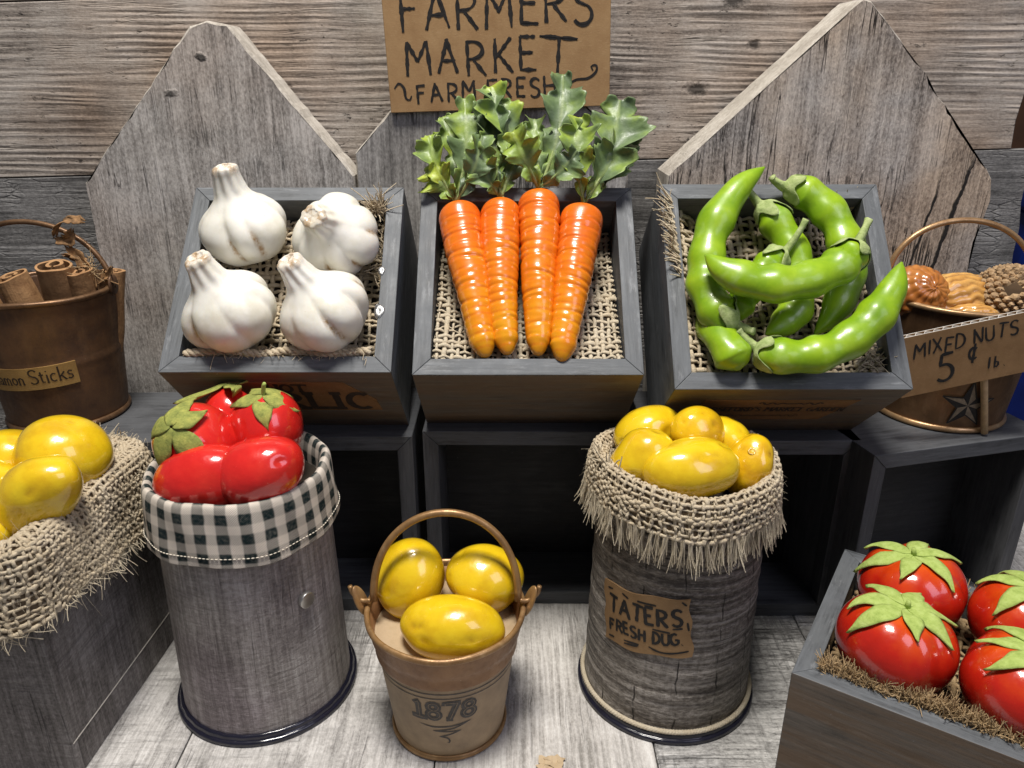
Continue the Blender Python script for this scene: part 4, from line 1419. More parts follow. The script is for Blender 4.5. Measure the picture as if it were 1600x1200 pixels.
def bean(pts, rad, seed, label, stem_end=0, stem=None, bumps=6, flat=0.9, blunt=False):
    """pts run tip -> stem when stem_end=1; a calyx sits on the stem end"""
    rng = np.random.default_rng(seed)
    P = spline(pts, 16)
    n, sides = len(P), 28
    s = np.linspace(0, 1, n)
    if stem_end == 0:
        s = s[::-1]                    # s = 0 at the tip, 1 at the stem
    R = 0.90 * rad * np.maximum(np.sin(PI / 2 * np.clip(s / 0.34, 0, 1)), 0.02) ** 0.72
    R = R * (1 - 0.62 * np.clip((s - 0.80) / 0.20, 0, 1) ** 2.2 * (stem is not None))
    R = R * np.clip((1.002 - s) / 0.03, 0.05, 1) ** 0.4
    ph0 = rng.uniform(0, 6)
    bm = np.sin(s * bumps * 2 * PI + ph0)
    R = R * (1 + 0.075 * bm * np.clip((s - 0.1) * 5, 0, 1) * np.clip((0.97 - s) * 8, 0, 1))
    R = R * (1 + 0.02 * np.sin(s * 23 + seed))
    V, F = tube(P, R, sides, flat=flat, rfun=lambda ss, ph: 1 + 0.03 * np.sin(ph * 2 + ss * 4 + seed) + 0.012 * np.sin(ph * 5 + ss * 21))
    stn = np.repeat(np.clip(0.5 - 0.5 * bm, 0, 1) * 0.35, sides)
    mid = P[n // 2]
    th = Thing('bean_pod', label, 'bean', BOX['bean'][0], o=(mid[0], mid[1], mid[2] - rad), group='green bean pods in the slate box')
    th.part('pod', V, F, 'bean', stain=stn)
    if stem is not None:
        Pe = P[::-1] if stem_end == 1 else P
        Re = R[::-1] if stem_end == 1 else R
        e = Pe[0]
        dr = nrm(e - Pe[3])
        q = np.array(stem, float)
        ds = np.concatenate([[0], np.cumsum(np.linalg.norm(np.diff(Pe, axis=0), axis=1))])
        Te = nrm(np.gradient(Pe, axis=0))
        k, rows_ = 40, 9
        Vc = np.zeros((k, rows_, 3))
        rsm = np.maximum(Re, 0.30 * rad)
        for j in range(k):
            a = 2 * PI * j / k
            L = 0.30 + 0.85 * abs(math.cos(a * 2.0 + seed)) ** 2.2 * (0.75 + 0.35 * math.sin(a + seed * 2))
            for i in range(rows_):
                f = i / (rows_ - 1)
                d = f * L
                c = np.array([np.interp(d, ds, Pe[:, m_]) for m_ in range(3)])
                tv = nrm(np.array([np.interp(d, ds, Te[:, m_]) for m_ in range(3)]))
                nb = nrm(np.cross(tv, [0.13, 0.21, 1.0]))
                nc = np.cross(tv, nb)
                rr_ = np.interp(d, ds, rsm) * (0.55 + 0.52 * min(1, f * 2.2)) + 0.02 + 0.05 * f * math.sin(a * 3 + seed) ** 2
                Vc[j, i] = c + dr * 0.10 * (1 - f) + (nb * math.cos(a) * (flat * 0.5 + 0.5) + nc * math.sin(a)) * rr_
        o = th.part('calyx', Vc.reshape(-1, 3), gridF(k, rows_, wrap=True), 'pod_calyx', solid=0.03)
        ps = spline([e - dr * 0.25, e + dr * 0.12, (e + dr * 0.35) * 0.5 + q * 0.5, q], 6)
        Vs, Fs = tube(ps, np.interp(np.linspace(0, 1, len(ps)), [0, 0.3, 0.8, 1], [0.30, 0.22, 0.14, 0.17]) * (rad / 0.85), 9, rfun=lambda ss, ph: 1 + 0.15 * np.sin(3 * ph + 5 * ss))
        th.part('stem', Vs, Fs, 'pod_calyx', parent=o)


def lift(L, dz):
    return [(x, y, z + d) for (x, y, z), d in zip(L, dz)]


bean([(-0.5, 10.15, 7.4), (-1.76, 9.1, 7.2), (-2.92, 7.32, 6.9), (-3.35, 5.58, 6.75), (-3.4, 4.36, 6.75), (-2.95, 3.2, 6.8), (-2.3, 2.7, 6.85)], 0.88, 1, 'tall green pod curving up the side nearest the carrots', 1, (-1.75, 2.25, 7.2))
bean([(-0.62, 8.75, 6.6), (0.03, 8.0, 6.4), (0.72, 6.54, 6.3), (0.87, 4.96, 6.2), (0.53, 3.73, 6.2), (-0.2, 2.95, 6.3), (-1.0, 2.4, 6.5)], 0.80, 2, 'green pod running down the middle beneath the crossing pods', 0, (-1.25, 9.45, 6.9))
bean([(0.5, 9.5, 6.9), (1.51, 9.15, 6.8), (2.52, 8.05, 6.7), (3.02, 6.53, 6.6), (2.9, 5.12, 6.4), (2.19, 3.59, 6.3), (1.16, 2.46, 6.3)], 0.86, 3, 'green pod arching along the side nearest the nuts bucket', 0, (-0.15, 9.75, 7.2))
bean([(0.05, 6.1, 7.0), (-0.63, 5.5, 6.95), (-1.57, 4.5, 6.8), (-2.0, 3.66, 6.6), (-2.4, 3.0, 6.4)], 0.72, 5, 'short green pod mostly hidden below the crosswise pod', 0, (0.95, 7.35, 7.6))
bean([(-3.75, 5.3, 8.2), (-2.93, 4.5, 8.25), (-1.53, 3.97, 8.3), (-0.07, 4.0, 8.3), (1.46, 4.59, 8.15), (2.35, 5.3, 8.0), (2.75, 5.85, 7.9)], 0.88, 4, 'green pod lying crosswise on top of the others', 1, (3.55, 7.2, 7.8))
bean([(-1.6, 1.62, 7.0), (-0.99, 1.22, 7.2), (0.3, 1.08, 7.4), (1.66, 1.5, 7.55), (3.0, 2.51, 7.7), (3.94, 3.77, 7.9), (4.42, 4.96, 8.2)], 0.86, 6, 'green pod at the front whose tip overhangs the slate rim', 0, (-2.35, 2.35, 7.1))
bean([(-2.35, 0.7, 6.75), (-2.5, 1.1, 6.8), (-2.8, 1.8, 6.75), (-2.95, 2.6, 6.3), (-2.9, 3.6, 5.4)], 0.88, 7, 'stubby green pod end in the front corner of the box', 1, None, bumps=2)

# ------------------------------------------------------------------ potatoes


def lump(a, b, c, seed, dimples=5, amp=0.05, nub=True, n=72, m=40):
    """an uneven ellipsoid with eyes; returns V,F,stain"""
    rng = np.random.default_rng(seed)
    th = np.linspace(0, 2 * PI, n, endpoint=False)
    ph = np.linspace(0.0001, PI - 0.0001, m)
    T, Ph = np.meshgrid(th, ph, indexing='ij')
    U = np.stack([np.sin(Ph) * np.cos(T), np.sin(Ph) * np.sin(T), np.cos(Ph)], -1)
    k = np.ones((n, m))
    for _ in range(5):
        w = rng.normal(0, 1.3, 3)
        k += amp * 0.8 * np.sin(U @ w + rng.uniform(0, 6))
    k += rng.normal(0, 1.4 * amp) * U[..., 0] + 0.25 * amp * np.sin(U[..., 1] * 6 + rng.uniform(0, 6)) * np.sin(U[..., 2] * 5 + 1)
    st = np.zeros((n, m))
    for i in range(dimples):
        d = nrm(rng.normal(0, 1, 3) + np.array([0, -0.5, 0.4]))
        an = np.arccos(np.clip(U @ d, -1, 1))
        w = rng.uniform(0.09, 0.17)
        k -= rng.uniform(0.035, 0.075) * np.exp(-(an / w) ** 2)
        if nub:
            k += 0.022 * np.exp(-(an / (w * 0.3)) ** 2)
        st += np.exp(-(an / (w * rng.uniform(0.3, 0.9))) ** 2) * rng.uniform(0.2, 0.9)
    V = U * k[..., None] * np.array([a, b, c])
    return V.reshape(-1, 3), gridF(n, m, wrap=True), np.clip(st, 0, 1).ravel()


def potato(pos, abc, rot, seed, label, group, mat='potato', dimples=5, navel=None):
    V, F, st = lump(*abc, seed, dimples)
    Mx = mat4(pos, *rot)
    if navel:
        th = Thing('potato', label, 'potato', Mx, group=group)
        th.part('skin', V, F, mat, stain=st)
        Vn, Fn, tc = lathe(smooth_profile([(0.02, 0.05), (0.07, 0.06), (0.13, 0.10), (0.17, 0.05), (0.2, -0.03)], 3), 16)
        d = Vector(navel).normalized()
        q = d.to_track_quat('Z', 'Y').to_matrix()
        p = np.array(d[:]) * np.array(abc) * 0.975
        th.part('stem_scar', np.array([(q @ Vector(v))[:] for v in Vn]) + p, Fn, mat, stain=np.full(len(Vn), 0.55))
    else:
        single('potato', V, F, mat, label, 'potato', Mx, group=group, stain=st)


# ------------------------------------------------------------------ small 1878 bucket
def bail(pa, pb, top, r=0.13, lean=None, n=40):
    a, b, t = np.array(pa, float), np.array(pb, float), np.array(top, float)
    c = (a + b) / 2
    s = np.linspace(0, PI, n)
    P = c + np.cos(s)[:, None] * (a - c) + (np.sin(s) ** 0.85)[:, None] * (t - c)
    return tube(P, r, 10)


BK = mat4((-2.8, 26.45, 0.02))
gb = Thing('small_bucket', 'small tan bucket printed 1878 holding three yellow potatoes', 'bucket', BK, group='little metal buckets')
r0, r1 = 2.42, 2.93
V, F, tc = lathe([(0.02, 0.12), (2.2, 0.12), (r0 - 0.02, 0.2)] + [(r0 + (r1 - r0) * i / 10, 0.2 + 4.2 * i / 10) for i in range(11)], 80)
gb.part('printed_wrap', V, F, 'wrap1878')
V, F, tc = lathe(smooth_profile([(2.35, 0.0), (2.50, 0.02), (2.56, 0.13), (2.50, 0.25), (2.42, 0.27)], 4), 80)
gb.part('base_bead', V, F, 'tan_rim')
V, F, tc = lathe(smooth_profile([(2.90, 4.30), (2.99, 4.26), (3.03, 4.36), (3.06, 4.75), (3.11, 4.95), (3.17, 5.15), (3.27, 5.75)], 5).tolist() + [(3.29, 5.9), (3.18, 5.9), (2.95, 4.9), (2.85, 4.35)], 80)
gb.part('upper_band', V, F, 'tan_metal')
V, F, tc = lathe(smooth_profile([(3.16, 5.85), (3.17, 6.02), (3.27, 6.1), (3.38, 6.03), (3.38, 5.88), (3.28, 5.8)], 5), 80, lambda th, r, z: (r + 0.012 * np.sin(th * 7), z + 0.012 * np.sin(th * 5)))
gb.part('rim', V, F, 'tan_rim')
V, F, tc = lathe([(0.02, 5.12), (1.5, 5.14), (3.02, 5.1), (3.02, 5.02)], 40)
gb.part('card_disc', V, F, 'inner_card')
for s in (-1, 1):
    # flat oval ear riveted to the rim, leaning out
    out = [(0.34 * math.cos(a), 0.78 * math.sin(a)) for a in np.linspace(0, 2 * PI, 22, endpoint=False)]
    V, F = prism(out, 'x', -0.05, 0.05, 0.025, 1)
    Rm = Matrix.Translation((s * 3.52, 0.0, 6.28)) @ Matrix.Rotation(s * math.radians(20), 4, 'Y') @ Matrix.Rotation(math.radians(25 * s), 4, 'Z')
    V = np.array([(Rm @ Vector(v))[:] for v in V])
    e = gb.part('ear', V, F, 'tan_rim')
    V, F = tube(spline([(s * 3.12, -0.05, 6.35), (s * 3.5, 0.0, 6.32), (s * 3.85, 0.05, 6.62), (s * 3.95, 0.05, 7.0)], 5), 0.10, 9)
    gb.part('handle_hook', V, F, 'tan_rim', parent=e)
V, F = bail((-3.0, 0, 6.3), (3.05, 0, 6.3), (0.08, 0.85, 10.05), 0.16)
gb.part('bail_handle', V, F, 'tan_rim')
rng = np.random.default_rng(77)
sf = cone_surf(r0, r1, 4.2, -PI / 2, rot=0.0)
sf2 = lambda x, y: (lambda P, N: (P + np.array([0, 0, 0.2]), N))(*sf(x, y))
digits = centred('1878', 0.92, 0.06, 2.35, 0.20, 1.05, serif=False)
dg2 = centred('1878', 0.92, 0.06, 2.35, 0.20, 1.05, serif=True)
V, F = ribbons(dg2, 0.26, sf2, rng, 0.010, 0.0, 0.02)
gb.part('printed_year', V, F, 'ink_grey', smooth=False)
V, F = ribbons([q + np.array([0.02, 0.015]) for q in digits], 0.035, sf2, rng, 0.022, 0.0, 0.02)
gb.part('year_inline', V, F, 'ink_light', smooth=False)
fl = [[(-1.0, 1.95), (-0.4, 1.86), (0.3, 1.9), (1.15, 2.08)], [(1.15, 2.08), (0.4, 1.75), (-0.45, 1.62)], [(-0.45, 1.62), (0.2, 1.58), (0.75, 1.6)], [(0.75, 1.6), (0.2, 1.38), (-0.2, 1.28)],
      spline([(-0.2, 1.28, 0), (0.1, 1.22, 0), (0.25, 1.05, 0), (0.2, 0.88, 0), (0.12, 0.92, 0)], 5)[:, :2].tolist()]
V, F = ribbons(fl, 0.075, sf2, rng, 0.012, 0.8, 0.05)
for yy, w in ((3.78, 0.05), (3.52, 0.045)):
    V2, F2 = ribbons([np.stack([np.linspace(-4.0, 4.0, 120), np.full(120, yy)], 1)], w, sf2, rng, 0.012, 0, 0.05)
    V, F = join((V, F), (V2, F2))
gb.part('printed_flourish', V, F, 'ink_grey', smooth=False)
pg = 'yellow potatoes in the little bucket'
potato((-4.25, 27.75, 6.4), (1.50, 1.42, 1.78), (-25, 12, 0), 11, 'upright oval yellow potato in the small bucket, beside the plaid can', pg)
potato((-1.45, 27.8, 6.4), (1.62, 1.5, 1.66), (-20, -10, 30), 14, 'round dimpled yellow potato in the small bucket, nearer the burlap can', pg)
potato((-2.6, 25.25, 5.98), (2.05, 1.3, 1.28), (0, 4, -3), 17, 'oblong yellow potato lying across the front of the small bucket', pg, dimples=7)

# ------------------------------------------------------------------ plaid-topped can


def can(name, label, pos, mat, cat='can', taper=(3.78, 3.52), H=11.3, wrinkle=0.0, seed=1):
    th = Thing(name, label, cat, mat4(pos), group='tall paper-covered cans')
    rngc = np.random.default_rng(seed)
    zz = np.linspace(0.35, H, 90)
    pr = [(taper[0] + (taper[1] - taper[0]) * (z / H), z) for z in zz]
    ph = rngc.uniform(0, 6, 40)

    def rf(t, r, z):
        w = 0
        for i in range(10):
            w = w + np.sin(t * (i % 4 + 1) + z * (3 + i * 0.9) + ph[i] + 0.8 * np.sin(t * 2 + ph[i + 10]))
        return r + wrinkle * w / 4 + 0.012 * np.sin(3 * t + ph[20]), z
    V, F, tc = lathe(pr, 120, rf)
    th.part('paper_wrap', V, F, mat, tc=tc)
    V, F, tc = lathe(smooth_profile([(3.55, 0.0), (4.0, 0.0), (4.1, 0.10), (4.06, 0.22), (3.97, 0.26), (3.92, 0.42), (3.80, 0.46), (3.7, 0.3)], 4), 110,
                     lambda t, r, z: (r + 0.014 * np.sin(t * 31) * (z > 0.2), z + 0.025 * np.maximum(0, np.sin(t * 5 + 1)) * (z > 0.24)))
    th.part('plastic_rim', V, F, 'black_plastic')
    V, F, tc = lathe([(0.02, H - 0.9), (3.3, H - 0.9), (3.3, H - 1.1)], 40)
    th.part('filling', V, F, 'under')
    return th


pc = can('plaid_topped_can', 'can wrapped in grey woodgrain paper with green plaid cloth collar', (-11.55, 28.75, 0.02), 'can_paper', seed=2)
H = 11.3
pr = smooth_profile([(3.25, 10.2), (3.3, 11.0), (3.42, 11.5), (3.60, 11.62), (3.76, 11.45), (3.84, 10.9), (3.90, 10.0), (3.95, 9.1), (3.93, 9.03), (3.85, 9.1)], 6)


def cloth(t, r, z):
    return r + 0.045 * np.sin(t * 5 + 1) * np.clip((11.5 - z) / 2, 0, 1) + 0.03 * np.sin(t * 11 + z * 2), z + 0.07 * np.sin(t * 3 + 0.7) + 0.03 * np.sin(t * 7)


V, F, tc = lathe(pr, 140, cloth)
cl = pc.part('cloth_collar', V, F, 'gingham', tc=tc)
t_ = np.linspace(0, 2 * PI, 300)
st = []
for i in range(0, 150):
    t2 = np.linspace(t_[2 * i], t_[2 * i] + 0.031, 4)
    rr, zz = cloth(t2, np.full(4, 3.955), np.full(4, 9.42))
    st.append(tube(np.stack([rr * np.cos(t2), rr * np.sin(t2), zz], 1), [0.012, 0.024, 0.024, 0.012], 5))
V, F = join(*st)
pc.part('hem_stitching', V, F, 'thread', parent=cl, kind='stuff')
V, F = prism([(0.36 * math.cos(a), 0.36 * math.sin(a)) for a in np.linspace(0, 2 * PI, 28, endpoint=False)], 'y', -0.12, 0.1, 0.03, 2)
Rm = Matrix.Rotation(math.radians(-90 + 52 + 90), 4, 'Z')
a = math.radians(-90 + 52)
V = np.array([(Rm @ Vector(v))[:] for v in V]) + np.array([3.72 * math.cos(a), 3.72 * math.sin(a), 6.35])
pc.part('round_magnet', V, F, 'steel')

# roma tomatoes in the plaid can


def calyx(surf, n_leaf, alpha, width, seed, lift0=0.05, curl=0.2, az0=0.0, irr=0.25):
    """felt star draped on surf(alpha, azimuth)->P (pole up)"""
    rng = np.random.default_rng(seed)
    Vs, Fs, off = [], [], 0
    for i in range(n_leaf):
        az = az0 + 2 * PI * i / n_leaf + rng.normal(0, 0.12)
        L = alpha * (1 + rng.normal(0, irr * 0.6))
        ns, nw = 16, 7
        s = np.linspace(0, 1, ns)
        c = np.linspace(-1, 1, nw)
        bendz = rng.normal(0, 0.25)
        V = np.zeros((ns, nw, 3))
        w = width * (0.75 + 0.55 * np.sin(PI * np.clip(s * 1.1, 0, 1))) * np.clip((1.01 - s) / 0.55, 0, 1) ** 0.8 * (1 + 0.08 * np.sin(s * 17 + i * 2))
        for j in range(nw):
            al = 0.03 + L * s
            A = az + bendz * s ** 2 + np.arctan2(c[j] * w, np.maximum(np.sin(al) * 1.0, 0.10))
            P, N = surf(al, A)
            up = lift0 + curl * s ** 2.5 * (0.4 + 0.8 * rng.random()) + 0.05 * np.sin(s * 6 + i) + 0.05 * (1 - abs(c[j])) * s
            V[:, j] = P + N * up[:, None]
        Vs.append(V.reshape(-1, 3))
        Fs += gridF(ns, nw, off=off)
        off += ns * nw
    return np.concatenate(Vs), Fs


def ell_surf(a, b, c, fn=None):
    def f(al, az):
        U = np.stack([np.sin(al) * np.cos(az), np.sin(al) * np.sin(az), np.cos(al) * np.ones_like(az)], -1)
        k = fn(al, az) if fn else 1.0
        P = U * np.array([a, b, c]) * (k[..., None] if fn else 1.0)
        N = nrm(U / np.array([a, b, c]))
        return P, N
    return f


def roma(pos, abc, axis, seed, label, leaves=5, alpha=0.85, width=0.3, stem=True, curl=0.3):
    rng = np.random.default_rng(seed)
    V, F, st = lump(*abc, seed, 2, 0.035, False)
    q = Vector(axis).normalized().to_track_quat('Z', 'Y').to_matrix().to_4x4()
    Mx = Matrix.Translation(Vector(pos)) @ q
    th = Thing('plum_tomato', label, 'tomato', Mx, group='red tomatoes in the plaid can')
    th.part('skin', V, F, 'tomato_red', stain=st)
    if leaves:
        V, F = calyx(ell_surf(*abc), leaves, alpha, width, seed, 0.06, curl, rng.uniform(0, 6))
        cx = th.part('calyx', V, F, 'felt_olive', solid=0.035)
        if stem:
            V, F = tube(spline([(0, 0, abc[2] - 0.05), (0.03, 0.02, abc[2] + 0.35), (0.1, 0.0, abc[2] + 0.65)], 4), [0.09] * 8 + [0.06], 8)
            th.part('stem', V, F, 'felt_green', parent=cx)


roma((-13.0, 28.6, 12.65), (1.62, 1.55, 1.95), (-0.14, -0.70, 0.66), 3, 'red tomato with big drooping olive calyx at the collar edge', 5, 1.35, 0.26, False, 0.12)
roma((-10.45, 29.75, 12.7), (1.5, 1.5, 1.75), (0.08, -0.22, 0.97), 4, 'red tomato with yellow-green calyx and upright stem at the back of the plaid can', 5, 1.0, 0.25, True, 0.1)
roma((-9.95, 26.95, 12.2), (1.42, 1.35, 1.85), (1.0, 0.15, 0.12), 6, 'bare shiny red tomato lying in front beside the plaid rim', 0)
roma((-12.15, 26.95, 11.95), (1.35, 1.35, 1.95), (-1.0, -0.1, -0.15), 8, 'bare red tomato wedged low at the front of the plaid can', 0)
roma((-12.25, 30.6, 12.75), (1.35, 1.35, 1.5), (-0.1, 0.25, 1.0), 9, 'small red tomato at the very back with a curled leafy top', 4, 0.9, 0.25, False, 0.9)

# ------------------------------------------------------------------ burlap-topped can with potatoes
CB = (7.25, 28.85, 0.02)
bc = can('burlap_topped_can', 'can wrapped in wrinkled woodgrain paper with fringed burlap collar', CB, 'can_wrinkled', wrinkle=0.03, seed=5)
rng = np.random.default_rng(91)
prof = spline([(3.05, 11.2, 0), (3.3, 11.75, 0), (3.55, 12.0, 0), (3.78, 11.9, 0), (3.95, 11.4, 0), (4.02, 10.8, 0), (4.05, 10.35, 0)], 8)[:, :2]
pl = np.concatenate([[0], np.cumsum(np.hypot(*np.diff(prof, axis=0).T))])
pl /= pl[-1]


def collar(U, W_):
    r = np.interp(W_, pl, prof[:, 0])
    z = np.interp(W_, pl, prof[:, 1])
    t = PI / 2 + U * 2 * PI
    wv = 0.10 * np.sin(3 * t + 1) + 0.06 * np.sin(7 * t)
    lip = np.clip(W_ - 0.1, 0, 1)
    return np.stack([(r + wv * lip) * np.cos(t), (r + wv * lip) * np.sin(t), z + 0.12 * np.sin(2 * t + 0.8) + 0.05 * np.sin(5 * t) + 0.18 * np.exp(-((t - 3.45) / 0.5) ** 2)], -1)


V, F = weave(fd_surf(collar), 112, 14, rng, r=0.068, h=0.045, jit=0.7)
U_, W_ = np.meshgrid(np.linspace(0, 1, 120), np.linspace(0, 1, 14), indexing='ij')
Pb, Nb = fd_surf(collar)(U_, W_)
bc.part('cloth_backing', (Pb - Nb * 0.09 * np.sign((Nb * np.stack([Pb[..., 0], Pb[..., 1], Pb[..., 2] * 0 + 1], -1)).sum(-1).mean())).reshape(-1, 3), gridF(120, 14), 'burlap_back')
bcx = bc.part('burlap_collar', V, F, 'burlap', kind='stuff')
base, dd, rr = [], [], []
for i in range(84):
    u = (i + 0.5) / 84
    P = collar(np.array(u), np.array(0.97))
    t = PI / 2 + u * 2 * PI
    pinch = rng.normal(0, 0.10, 2)
    dl = rng.uniform(0.8, 1.2)
    for q in range(20):
        base.append(P + rng.normal(0, 0.045, 3))
        dd.append((math.cos(t) * 0.05 + rng.normal(0, 0.055) + pinch[0], math.sin(t) * 0.05 + rng.normal(0, 0.055) + pinch[1], -dl))
V, F = strands(base, dd, 1.12, rng, 0.030, 0.09, 8)
base, dd = [], []
for i in range(520):
    u = rng.random()
    P = collar(np.array(u), np.array(rng.uniform(0.2, 1.0)))
    t = PI / 2 + u * 2 * PI
    base.append(P)
    dd.append((math.cos(t) + rng.normal(0, 0.7), math.sin(t) + rng.normal(0, 0.7), rng.normal(0, 0.7)))
V2, F2 = strands(base, dd, 0.17, rng, 0.007, 0.8, 8, grav=0.7, sides=3)
base, dd = [], []
for i in range(16):                     # spiky raw threads standing up at one side
    t = rng.normal(3.5, 0.18)
    base.append((3.6 * math.cos(t), 3.6 * math.sin(t), 11.9))
    dd.append((-0.25 + rng.normal(0, 0.2), rng.normal(0, 0.2), 1))
V3, F3 = strands(base, dd, 0.75, rng, 0.05, 0.3, 7)
bc.part('fringe', *join((V, F), (V2, F2), (V3, F3)), 'burlap_pale', parent=bcx, kind='stuff')
# rope round the foot
tt = np.linspace(0, 2 * PI, 420)
tw = []
for ph in (0, 2 * PI / 3, 4 * PI / 3):
    q = tt * 62 + ph
    rad = 3.88 + 0.055 * np.cos(q)
    tw.append(tube(np.stack([rad * np.cos(tt), rad * np.sin(tt), 0.55 + 0.055 * np.sin(q)], 1), 0.065, 6, caps=False))
bc.part('rope_trim', *join(*tw), 'burlap_pale')
# hand-lettered label
th0 = -PI / 2 - 0.52
sfc = cone_surf(3.80, 3.60, 11.3, th0)
LR = math.radians(6.5)
lab_s = lambda x, y: sfc(x * math.cos(LR) - y * math.sin(LR), x * math.sin(LR) + y * math.cos(LR) + 5.75)


def ragged(X, Y):
    return X + 0.06 * np.sin(Y * 5) + 0.14 * (Y - 0) * -0.12, Y + 0.05 * np.sin(X * 3.1)


V, F = surf_patch(-1.95, 1.95, -1.42, 1.42, lab_s, 30, 12, 0.06, ragged)
lb = bc.part('paper_label', V, F, 'kraft', smooth=False)
rng = np.random.default_rng(5)
a, _ = text_strokes('TATERS', 0.80, -1.66, 0.12, rng, 0.14, 0.05, 0.92)
b, _ = text_strokes('FRESH DUG.', 0.56, -1.62, -0.78, rng, 0.12, 0.05, 0.92)
lab_t = lambda x, y: (lambda P, N: (P + N * 0.06, N))(*lab_s(x, y))
extra = [[(-1.7, 1.15), (-1.4, 1.2)], [(-0.9, 1.2), (-0.6, 1.05)], [(-0.2, 1.08), (0.6, 1.05)], [(1.62, 1.3), (1.8, 1.12)], [(1.8, 0.3), (1.84, -0.1)],
         [(0.4, -0.1), (1.1, -0.2)], [(1.2, -0.02), (1.6, 0.02)], [(-1.7, -1.15), (-1.4, -1.12)], [(-0.9, -1.05), (-0.2, -1.02), (-0.3, -1.12), (-0.9, -1.2)],
         spline([(0.2, -1.0, 0), (0.6, -1.18, 0), (1.1, -1.22, 0), (1.8, -1.12, 0)], 4)[:, :2].tolist()]
V, F = join(ribbons(a, 0.155, lab_t, rng), ribbons(b, 0.125, lab_t, rng), ribbons(extra, 0.09, lab_t, rng))
bc.part('lettering', V, F, 'ink', parent=lb, smooth=False)
cg = 'yellow potatoes in the burlap-topped can'
potato((5.75, 30.3, 12.4), (1.55, 1.1, 1.05), (0, -22, 12), 21, 'oval yellow potato at the back near the spiky burlap threads', cg)
potato((5.3, 28.0, 12.25), (1.35, 1.2, 1.12), (0, -25, -20), 22, 'smooth yellow potato wedged against the inside of the burlap collar', cg)
potato((7.75, 29.2, 12.85), (1.15, 1.05, 1.0), (10, 15, 20), 23, 'amber lumpy potato topmost in the burlap-collared can', cg, 'potato_amber', 6, (-0.75, -0.6, -0.3))
potato((7.2, 26.85, 12.3), (1.90, 1.2, 1.18), (0, -3, 2), 25, 'largest yellow potato lying across the front of the burlap-collared can', cg, 'potato', 5, (-0.93, -0.32, -0.1))
potato((9.75, 28.1, 11.85), (0.98, 1.1, 1.3), (0, 18, 0), 26, 'wrinkled yellow potato tucked at the side of the can facing the beans box', cg, 'potato_amber', 8, (-0.45, -0.6, 0.65))
potato((9.2, 29.9, 12.1), (1.15, 1.05, 0.95), (0, 35, 0), 27, 'yellow potato half hidden behind the amber lumpy one', cg)

# ------------------------------------------------------------------ square wood-print box with burlap and potatoes
PBM = mat4((-17.75, 23.3, 0.02), rz=-3.5)
pb = Thing('woodgrain_box', 'square grey woodgrain box topped with draped burlap', 'box', PBM, o=(-4.8, 4.5, 0))
W2, L2, H2 = 9.8, 8.9, 10.2
for nm, o_ in (('front_panel', (-W2, 0, 0, 0.35)), ('back_panel', (-W2, 0, L2 - 0.35, L2))):
    V, F = bbox(o_[0], o_[1], o_[2], o_[3], 0, H2, 0.05, 2)
    pb.part(nm, V, F, 'box_paper', smooth=False)
for x0 in (-W2, -0.35):
    V, F = bbox(x0 + 0.003, x0 + 0.347, 0.355, L2 - 0.355, 0, H2 - 0.01, 0.02, 1)
    V[:, 0] = np.where(V[:, 0] > -0.1, V[:, 0] + 0.0, V[:, 0])
    pb.part('side_panel', V, F, 'box_paper', smooth=False, tc=V[:, [1, 0, 2]])
V, F = bbox(-W2 + 0.36, -0.36, 0.36, L2 - 0.36, 8.6, 8.9, 0.02, 1)
pb.part('filling', V, F, 'under', smooth=False)
V, F = bbox(-0.005, 0.02, 0.05, L2 - 0.1, 1.62, 1.665, 0.004, 1)
pb.part('paper_seam', V, F, 'corr', smooth=False)

# perimeter path of the rim (back-right corner -> front-right corner -> front-left), with rounded corners
def rim_path(k=60):
    P, N = [], []
    rc = 0.9
    for y in np.linspace(L2 - rc, rc, k):
        P.append((0, y)); N.append((1, 0))
    for a in np.linspace(0, PI / 2, 14)[1:-1]:
        P.append((-rc + rc * math.cos(a), rc - rc * math.sin(a))); N.append((math.cos(a), -math.sin(a)))
    for x in np.linspace(-rc, -W2 + rc, k):
        P.append((x, 0)); N.append((0, -1))
    head = []
    for a in np.linspace(PI / 2, 0, 12)[:-1]:
        head.append(((-rc + rc * math.cos(a), L2 - rc + rc * math.sin(a)), (math.cos(a), math.sin(a))))
    tail_x = np.linspace(-3.2, -rc, 12)
    P = [(x, L2) for x in tail_x[:-1]] + [h[0] for h in head] + P
    N = [(0, 1)] * 11 + [h[1] for h in head] + N
    P, N = np.array(P), np.array(N)
    s = np.concatenate([[0], np.cumsum(np.hypot(*np.diff(P, axis=0).T))])
    return P, N, s / s[-1], s[-1]


RP, RN, RS, RL = rim_path()
sec = spline([(-2.1, 9.7, 0), (-1.2, 10.4, 0), (-0.45, 10.95, 0), (0.2, 10.95, 0), (0.5, 10.4, 0), (0.58, 9.5, 0), (0.66, 8.55, 0), (0.74, 7.7, 0)], 6)[:, :2]
sl = np.concatenate([[0], np.cumsum(np.hypot(*np.diff(sec, axis=0).T))])
sl /= sl[-1]


def drape(U, W_):
    px = np.interp(U, RS, RP[:, 0]); py = np.interp(U, RS, RP[:, 1])
    nx = np.interp(U, RS, RN[:, 0]); ny = np.interp(U, RS, RN[:, 1])
    d = np.interp(W_, sl, sec[:, 0]); z = np.interp(W_, sl, sec[:, 1])
    h = np.clip(W_ - 0.45, 0, 1)
    d = d + h * 0.22 * np.sin(U * 34) + 0.05 * np.sin(U * 21 + W_ * 5)
    z = z + h * 0.5 * np.sin(U * 15 + 0.6) + 0.08 * np.sin(U * 27)
    return np.stack([px + nx * d, py + ny * d, z], -1)


